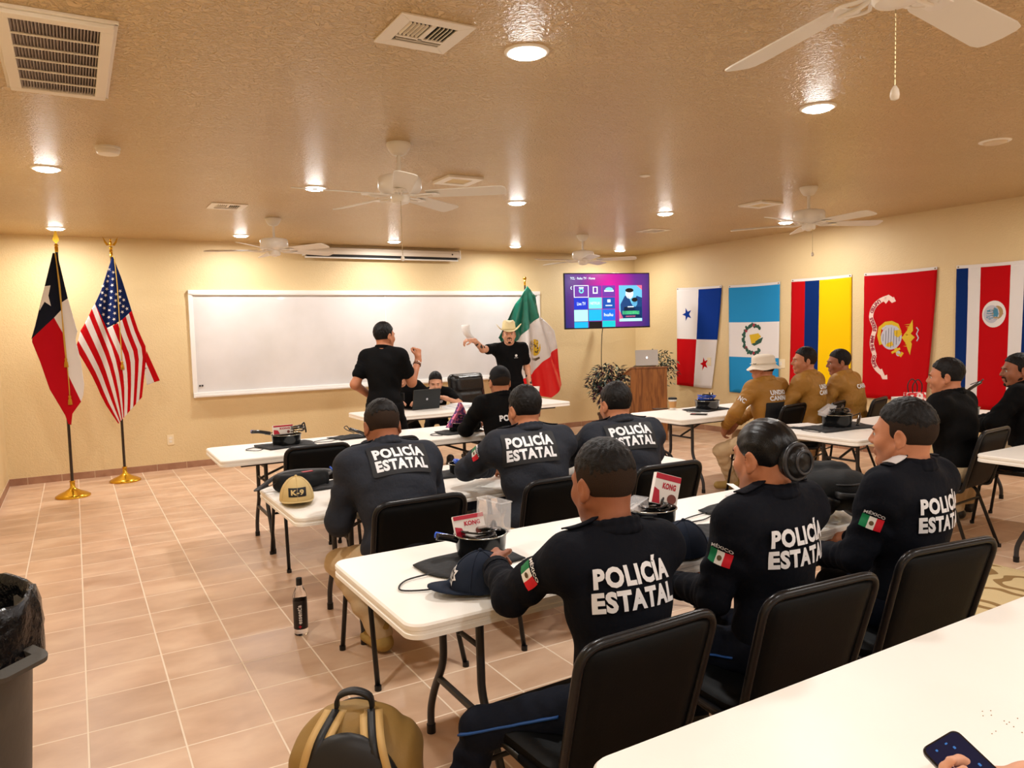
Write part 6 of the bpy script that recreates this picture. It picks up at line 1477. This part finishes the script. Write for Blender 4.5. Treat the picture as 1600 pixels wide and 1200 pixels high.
t = thing('gift_bag', 'purple and pink patterned bag in the bowl beside the black cap wearer', 'bag', (p.x+.0, p.y, TZ+.05), .3); bm = B(); prism(bm, [(-.13, 0), (.11, 0), (.07, .14), (.03, .20), (-.02, .12)], -.02, .02); xform(bm, Matrix.Rotation(PI/2, 4, 'X')); obj('bag_body', bm, mat('patterned_purple', srgb(70, 40, 110), .5, mix=(srgb(226, 120, 150), 34, .45, .58)), t, bevel=.005)
# front table
TT = lambda px, y: Vector((on_y(px, 636, y).x, y, TZ))
t = thing('laptop', 'black laptop open at the front table, lid facing the camera', 'laptop', TT(665, 7.62), .12)
bm = B(); box(bm, (0, .10, .008), (.34, .23, .014)); obj('keyboard_base', bm, GLS, t, bevel=.003)
bm = B(); vs = prism(bm, rrect(.34, .22, .01), -.004, .004); xform(bm, Matrix.Translation((0, -.03, .115)) @ Matrix.Rotation(PI/2+.18, 4, 'X')); ld = obj('lid', bm, mat('dark_lid', (.018, .022, .024), .4, .3), t)
bm = B(); poly_bm(bm, circ(0, 0, .013, 16)); xform(bm, Matrix.Translation((0, -.0385, .115)) @ Matrix.Rotation(PI/2+.18, 4, 'X')); obj('logo_disc', bm, GREYB, ld)
pp_ = TT(722, 7.52)
for k in range(4):
    t = thing('paper_stack', ['stack of loose papers nearest the laptop', 'fanned papers on the left of the paper pile', 'top sheets of the paper pile on the front table', 'papers on the right of the paper pile'][k], 'papers', (pp_.x-.10+.07*k, pp_.y+.02*k, TZ+.0+(0, .012, .024, .0)[k]), .2*k-.2, 'paper piles on the front table')
    if k == 3: t.location.x += .14
    for j in range(3): bm = B(); box(bm, (.01*j, .006*j, .002+.0035*j), (.215, .28, .003), Euler((0, 0, .08*j))); obj('sheet', bm, PAPER, t)
t = thing('booklet', 'red and white booklet beside the papers on the front table', 'booklet', TT(757, 7.6), .5); bm = B(); box(bm, (0, 0, .004), (.15, .21, .006)); obj('cover', bm, mat('salmon_cover', srgb(226, 120, 90), .5), t)
t = thing('drink_cup', 'white cup with a gold print at the right of the front table', 'cup', TT(837, 7.75), 0); bm = B(); lathe(bm, [(0, 0), (.038, 0), (.055, .15), (.057, .153), (.053, .15), (.036, .006), (0, .006)]); obj('cup_body', bm, CARD, t, smooth=True, auto=50)
bm = B(); poly_bm(bm, circ(0, 0, .022, 14, .03)); xform(bm, Matrix.Translation((.0, -.0485, .08)) @ Matrix.Rotation(PI/2-.1, 4, 'X')); obj('gold_print', bm, GOLDP, t)
# right group
p = at(1051, 640); t = thing('paper_coffee_cup', 'paper coffee cup with a black lid on the table by the lectern', 'cup', p)
bm = B(); lathe(bm, [(0, 0), (.028, 0), (.041, .105), (.043, .108), (0, .108)]); obj('cup_body', bm, CARD, t, smooth=True, auto=50); bm = B(); lathe(bm, [(.0315, .02), (.0405, .085), (.0415, .085), (.0325, .02)]); obj('sleeve', bm, mat('brown_sleeve', srgb(190, 140, 84), .7), t, smooth=True); bm = B(); lathe(bm, [(.044, .104), (.045, .112), (.040, .122), (0, .124)]); obj('lid', bm, DARK, t, smooth=True, auto=50)
p = at(1105, 640); loose_cloth(p, .42, .28, .1, 'flat black drawstring bag under the bowl by the coffee cup', 18, .1); bowl(Vector((p.x, p.y, TZ+.014)), .12, .08, 'shiny black bowl beside the paper coffee cup', m=GLS)
coil(Vector((p.x, p.y, TZ+.085)), .10, .045, 'coiled blue strap heaped on the bowl by the coffee cup', BLUP, 4); coil(Vector((p.x-.02, p.y-.02, TZ+.10)), .06, .04, 'coiled black strap on top of the blue one by the coffee cup', GLS, 6)
t = thing('mobile_phone', 'dark phone lying near the corner of the coffee cup table', 'phone', at(1092, 648), .6); bm = B(); prism(bm, rrect(.075, .155, .012), .0, .009); obj('phone_body', bm, GLS, t, bevel=.002)
t = thing('mobile_phone', 'thin black phone behind the paper coffee cup', 'phone', at(1038, 640)+Vector((0, .06, 0)), 1.3); bm = B(); prism(bm, rrect(.07, .16, .012), .0, .009); obj('phone_body', bm, GLS, t, bevel=.002)
loose_cloth(at(1180, 629), .34, .22, 0, 'flat black drawstring bag in front of the bucket-hat wearer', 19, .1)
p = at(1228, 632); bowl(Vector((p.x+.05, p.y, TZ)), .10, .08, 'dark bowl in front of the middle khaki jacket wearer'); coil(Vector((p.x+.05, p.y, TZ+.07)), .08, .05, 'coiled black strap in front of the middle khaki jacket wearer', seed=12)
p = at(1310, 668); loose_cloth(p, .62, .34, -.15, 'wide flat black drawstring bag under the bowl of the right group', 20, .05); bowl(Vector((p.x-.02, p.y+.0, TZ+.014)), .115, .095, 'shiny dark bowl at the left end of the right-group table'); coil(Vector((p.x, p.y, TZ+.10)), .09, .04, 'coiled black strap on the right-group bowl', seed=14)
clear_box(Vector((p.x-.06, p.y+.06, TZ+.12)), .2, (.18, .07, .035), 'clear plastic package on the right-group bowl', (.2, -.25))
t = thing('notebook', 'thin white notebook at the left end of the right-group table', 'notebook', at(1272, 668)+Vector((0, .1, 0)), -.2); bm = B(); box(bm, (0, 0, .008), (.22, .16, .012)); obj('cover', bm, CARD, t)
t = thing('mobile_phone', 'small dark phone near the shoulder-badge officer, on the right-group table', 'phone', at(1386, 676), .9); bm = B(); prism(bm, rrect(.07, .15, .012), .0, .009); obj('phone_body', bm, GLS, t, bevel=.002)
handle_(at(1340, 668), .5, 'black leash handle right of the right-group bowl', .4, .15)
p = at(1412, 648); t = thing('gift_box', 'white and red carton with a black triangle on the right-group table', 'box', (p.x, p.y, TZ), -.4); bm = B(); box(bm, (0, 0, .08), (.17, .11, .16)); obj('carton', bm, CARD, t, bevel=.003); bm = B(); poly_bm(bm, [(-.05, 0), (.05, 0), (0, .035)]); xform(bm, Matrix.Translation((0, -.0565, .11)) @ Matrix.Rotation(PI/2, 4, 'X')); obj('triangle_mark', bm, INKB, t)
t = thing('gift_bag', 'red and white carrier bag with black loop handles, right-group table', 'bag', (p.x+.26, p.y+.06, TZ), -.4); bm = B(); box(bm, (0, 0, .09), (.16, .09, .18)); obj('bag_body', bm, mat('red_white_paper', srgb(220, 40, 50), .5, mix=(srgb(240, 232, 230), 26, .48, .52)), t, bevel=.003)
for s in (-1, 1): bm = B(); tube(bm, smooth_path([(-.04, s*.03, .17), (-.045, s*.035, .25), (0, s*.04, .30), (.045, s*.035, .25), (.04, s*.03, .17)], 6), .005, 6); obj('handle', bm, CSTR, t, smooth=True)
handle_(on_y(1508, 618, 3.5), -.2, 'black leash handle pointing up behind the nearer black jacket', .45, .20)
bowl(Vector((on_y(1508, 618, 3.5).x+.05, 3.52, TZ)), .10, .10, 'dark bowl behind the nearer black jacket')
t = thing('paper_sheets', 'white paper on the table edge between the two black jackets', 'paper', (5.68, 3.44, TZ), .2); bm = B(); box(bm, (0, 0, .003), (.2, .16, .003)); obj('sheet', bm, PAPER, t)

# ================================================================ floor things
t = thing('water_bottle', 'clear plastic water bottle with a black and red label on the floor', 'bottle', on_z(471, 990, 0), .6)
WAT = mat('bottle_plastic', (.95, .97, 1), .05, trans=1, ior=1.33)
bm = B(); lathe(bm, [(0, .002), (.032, 0), (.036, .006), (.036, .20), (.034, .215), (.022, .245), (.0135, .262), (.0135, .275), (0, .275)], seg=32); obj('bottle_body', bm, WAT, t, smooth=True, auto=50)
bm = B(); lathe(bm, [(.0365, .035), (.0368, .036), (.0368, .185), (.0365, .186)], seg=32)
for f in bm.faces:
    a = math.atan2(f.calc_center_median().y, f.calc_center_median().x); f.material_index = 1 if -1.2 < a < -.55 else 0
bm2 = bm; obj('label', bm2, [mat('label_black', (.012, .01, .012), .4), mat('label_clear_red', srgb(200, 190, 196), .3)], t, smooth=True)
cy = [cap((0, 0, .0), (0, 0, .275), .036)]
tb = fit_text('essentia', .105, .022, .03); decal('label_lettering', tb, cy, (-.06, -.3, .105), (0, 0, 1), (-1, 0, .0), CW, t, .0012, .01, maxd=.6) if False else None
def on_cyl(bm, r, a0):
    for v in bm.verts: a = a0+v.co.x/r; v.co = (r*math.cos(a), r*math.sin(a), v.co.y)
    return bm
tb = fit_text('essentia', .10, .022, .03); xform(tb, Matrix.Rotation(PI/2, 4, 'Z')); xform(tb, Matrix.Translation((0, .115, 0))); obj('label_lettering', on_cyl(tb, .0374, -PI/2-.6-.35), CW, t)
tb = B(); poly_bm(tb, rrect(.016, .005, .0005, 2)); poly_bm(tb, rrect(.005, .016, .0005, 2)); xform(tb, Matrix.Translation((0, .050, 0))); obj('cross_mark', on_cyl(tb, .0374, -PI/2-.95), REDC, t)
bm = B(); lathe(bm, [(0, .300), (.0150, .299), (.0155, .262), (0, .262)], seg=20); obj('screw_cap', bm, DARK, t, smooth=True, auto=50)
# trash can
CANM = mat('grey_brown_bin_plastic', srgb(70, 66, 60), .5, bump=(60, .2, 'noise', .003), mix=(srgb(96, 88, 76), 5, .5, .8)); LINER = mat('black_bin_liner', (.004, .004, .005), .22, spec=.35, bump=(30, .6, 'noise', .02))
tc_ = Vector((-.40, 2.73, 0)); t = thing('trash_can', 'large round grey trash can with a black liner at the left edge', 'trash can', tc_, .0); t.scale = (.88, .88, 1.08)
bm = B(); lathe(bm, [(0, .01), (.21, .01), (.22, 0), (.225, .02), (.272, .62), (.280, .63), (.282, .68), (.285, .69), (.275, .70), (.262, .69), (.215, .04), (0, .04)], seg=48); obj('bin_body', bm, CANM, t, smooth=True, auto=50)
bm = B(); rn = random.Random(2); rings = []
for j, (r_, z_) in enumerate([(.20, .35), (.235, .52), (.252, .64), (.262, .715), (.275, .745), (.290, .742), (.298, .70), (.300, .65), (.296, .60), (.304, .565)]):
    rings.append([bm.verts.new(((r_+.007*math.sin(k*.9+j)+rn.uniform(-.004, .004))*math.cos(2*PI*k/64), (r_+.007*math.sin(k*.9+j)+rn.uniform(-.004, .004))*math.sin(2*PI*k/64), z_+.010*math.sin(k*.7+j*.5)+rn.uniform(-.004, .004))) for k in range(64)])
bm.faces.new(rings[0])
for A_r, B_r in zip(rings, rings[1:]):
    for k in range(64): bm.faces.new((A_r[k], A_r[(k+1) % 64], B_r[(k+1) % 64], B_r[k]))
obj('bin_liner', bm, LINER, t, smooth=True)
for s in (0, PI):
    bm = B(); box(bm, (.315, 0, .60), (.05, .012, .05)); bm.clear(); tube(bm, round_path([(.275, -.085, .60), (.335, -.085, .585), (.335, .085, .585), (.275, .085, .60)], .02), 0, 4, flat=(.045, .014)); xform(bm, Matrix.Rotation(s-.75, 4, 'Z')); obj('bin_handle', bm, CANM, t, bevel=.003)
# rug
m = bpy.data.materials.new('trellis_rug'); m.use_nodes = True; nt = m.node_tree; n = nt.nodes; b = n['Principled BSDF']; b.inputs['Roughness'].default_value = .95; b.inputs['Specular IOR Level'].default_value = .1
tc = n.new('ShaderNodeTexCoord'); sp = n.new('ShaderNodeSeparateXYZ'); nt.links.new(tc.outputs['Object'], sp.inputs[0])
def MM(op, a, bb=None):
    x = n.new('ShaderNodeMath'); x.operation = op
    for i, v in enumerate((a, bb)):
        if v is None: continue
        if isinstance(v, (int, float)): x.inputs[i].default_value = v
        else: nt.links.new(v, x.inputs[i])
    return x.outputs[0]
k_ = 2*PI/.34; X_, Y_ = MM('MULTIPLY', sp.outputs[0], k_), MM('MULTIPLY', sp.outputs[1], k_*.82)
v1 = MM('ADD', MM('COSINE', X_), MM('COSINE', Y_)); v2 = MM('MULTIPLY', MM('COSINE', MM('MULTIPLY', X_, 2)), .55); v3 = MM('MULTIPLY', MM('COSINE', MM('MULTIPLY', Y_, 2)), .55); v4 = MM('ABSOLUTE', MM('ADD', v1, MM('ADD', v2, v3)))
mr = n.new('ShaderNodeMapRange'); mr.inputs['From Min'].default_value = .62; mr.inputs['From Max'].default_value = .70; nt.links.new(v4, mr.inputs['Value'])
mx = n.new('ShaderNodeMix'); mx.data_type = 'RGBA'; nt.links.new(mr.outputs[0], mx.inputs[0]); mx.inputs[6].default_value = (*srgb(150, 120, 78), 1); mx.inputs[7].default_value = (*srgb(214, 192, 146), 1); nt.links.new(mx.outputs[2], b.inputs['Base Color'])
nz = n.new('ShaderNodeTexNoise'); nz.inputs['Scale'].default_value = 300; bp = n.new('ShaderNodeBump'); bp.inputs['Strength'].default_value = .6; bp.inputs['Distance'].default_value = .004; nt.links.new(tc.outputs['Object'], nz.inputs['Vector']); nt.links.new(nz.outputs['Fac'], bp.inputs['Height']); nt.links.new(bp.outputs[0], b.inputs['Normal'])
t = thing('area_rug', 'cream and tan trellis rug on the floor behind the near-row chairs', 'rug', (3.85, 1.55, 0)); bm = B(); box(bm, (0, 0, .004), (2.15, 2.05, .008)); obj('rug_pile', bm, m, t)
bm = B(); [box(bm, (s*1.08, 0, .0045), (.02, 2.07, .009)) for s in (-1, 1)]; [box(bm, (0, s*1.03, .0045), (2.18, .02, .009)) for s in (-1, 1)]; obj('bound_edge', bm, mat('rug_binding', srgb(206, 184, 140), .9), t)
# crumbs on the foreground table are part of its surface; the phone in the corner
t = thing('mobile_phone', 'black phone held in the lower right corner, dark blue screen', 'phone', (0, 0, 0))
pc = ray(1524, 1214)*1.27+Vector((0, 0, CAM[4])); _vh = Vector((pc.x, pc.y, 0)).normalized(); N0 = (Vector((0, 0, .86))-_vh*.5).normalized()
ip = lambda a, b_: (CR*a+CU*b_-CF*((a*N0.dot(CR)+b_*N0.dot(CU))/N0.dot(CF))).normalized()
U = ip(-.64, .77); Wd = ip(.70, .72); Wd = (Wd-U*Wd.dot(U)).normalized(); Nn = Wd.cross(U).normalized()
if Nn.dot(CF) > 0: Nn = -Nn
Mp = Matrix(((Wd.x, U.x, Nn.x, pc.x), (Wd.y, U.y, Nn.y, pc.y), (Wd.z, U.z, Nn.z, pc.z), (0, 0, 0, 1)))
if Mp.to_3x3().determinant() < 0: Mp = Matrix(((-Wd.x, U.x, Nn.x, pc.x), (-Wd.y, U.y, Nn.y, pc.y), (-Wd.z, U.z, Nn.z, pc.z), (0, 0, 0, 1)))
t.matrix_world = Mp; PHM = Mp
bm = B(); prism(bm, rrect(.078, .158, .013), -.006, .004); obj('case', bm, GLS, t, bevel=.0025)
bm = B(); prism(bm, rrect(.070, .150, .010), .004, .0045); sc2 = obj('screen', bm, emis('phone_screen', srgb(14, 24, 62), .6), t)
bm = B()
for x_, y_, w2, h2 in ((-.018, .062, .004, .004), (.004, .064, .005, .003), (.010, .052, .004, .005), (-.028, .035, .006, .010), (.020, .010, .004, .006), (-.02, .01, .008, .006), (.016, -.012, .006, .006)): poly_bm(bm, rrect(w2, h2, .001, 2, x_, y_), z=.0049)
obj('screen_icons', bm, emis('phone_icon', srgb(70, 130, 200), .8), sc2)
# its holder: seated right of the camera, only the hand and a bit of wrist come into view
hd_ = Mp.to_3x3(); lc = lambda x, y, z: Mp @ Vector((x, y, z))
hx = Vector((1.52, .10, 0)); hz_ = .30
Rz = Matrix.Rotation(-hz_, 3, 'Z'); tl = lambda w: Rz @ (Vector(w)-hx)
dl = (Rz @ (hd_ @ Vector((-.95, .25, .0)))).normalized(); nl = (Rz @ (hd_ @ Vector((0, 0, 1)))).normalized()
wl = tl(lc(.075, -.035, -.030))
P17 = Person('person holding a phone, only the hands in view in the lower right corner', hx, hz_, None, lean=.30, skin='fair', hair='short', top='tee', pants='beige', boots='tan', face=True,
             arms=((-.15, .35, .62), wl), poles=((-.6, -.4, -.8), (1, -.2, -.8)), hands=({}, dict(d=dl, n=nl, curl=.85, thumb=.95, k=.98)), head=(.1, .45, 0), sc=.96, h=.0045)
c = chair(1.52+.235*math.sin(.3), .10-.235*math.cos(.3), .3, 'Black padded metal chair just outside the lower right corner, under the phone holder')

t = thing('crumbs', 'tiny brown crumbs scattered on the foreground table', 'crumbs', (0, 0, 0)); t['kind'] = 'stuff'
bm = B(); rn = random.Random(9)
for px_, py_ in ((1535, 1111), (1548, 1110), (1549, 1117), (1536, 1118), (1569, 1126), (1577, 1128), (1573, 1131), (1584, 1135), (1597, 1144), (1590, 1122), (1550, 1146), (1556, 1142)): q = at(px_, py_); sph(bm, (q.x, q.y, TZ+.0005), (.0018, .0012, .0008), 6)
bpy.data.objects.remove(t); t = obj('crumbs', bm, mat('crumb', srgb(150, 120, 80), .8)); tag(t, 'tiny brown crumbs scattered on the foreground table', 'crumbs', kind='stuff')
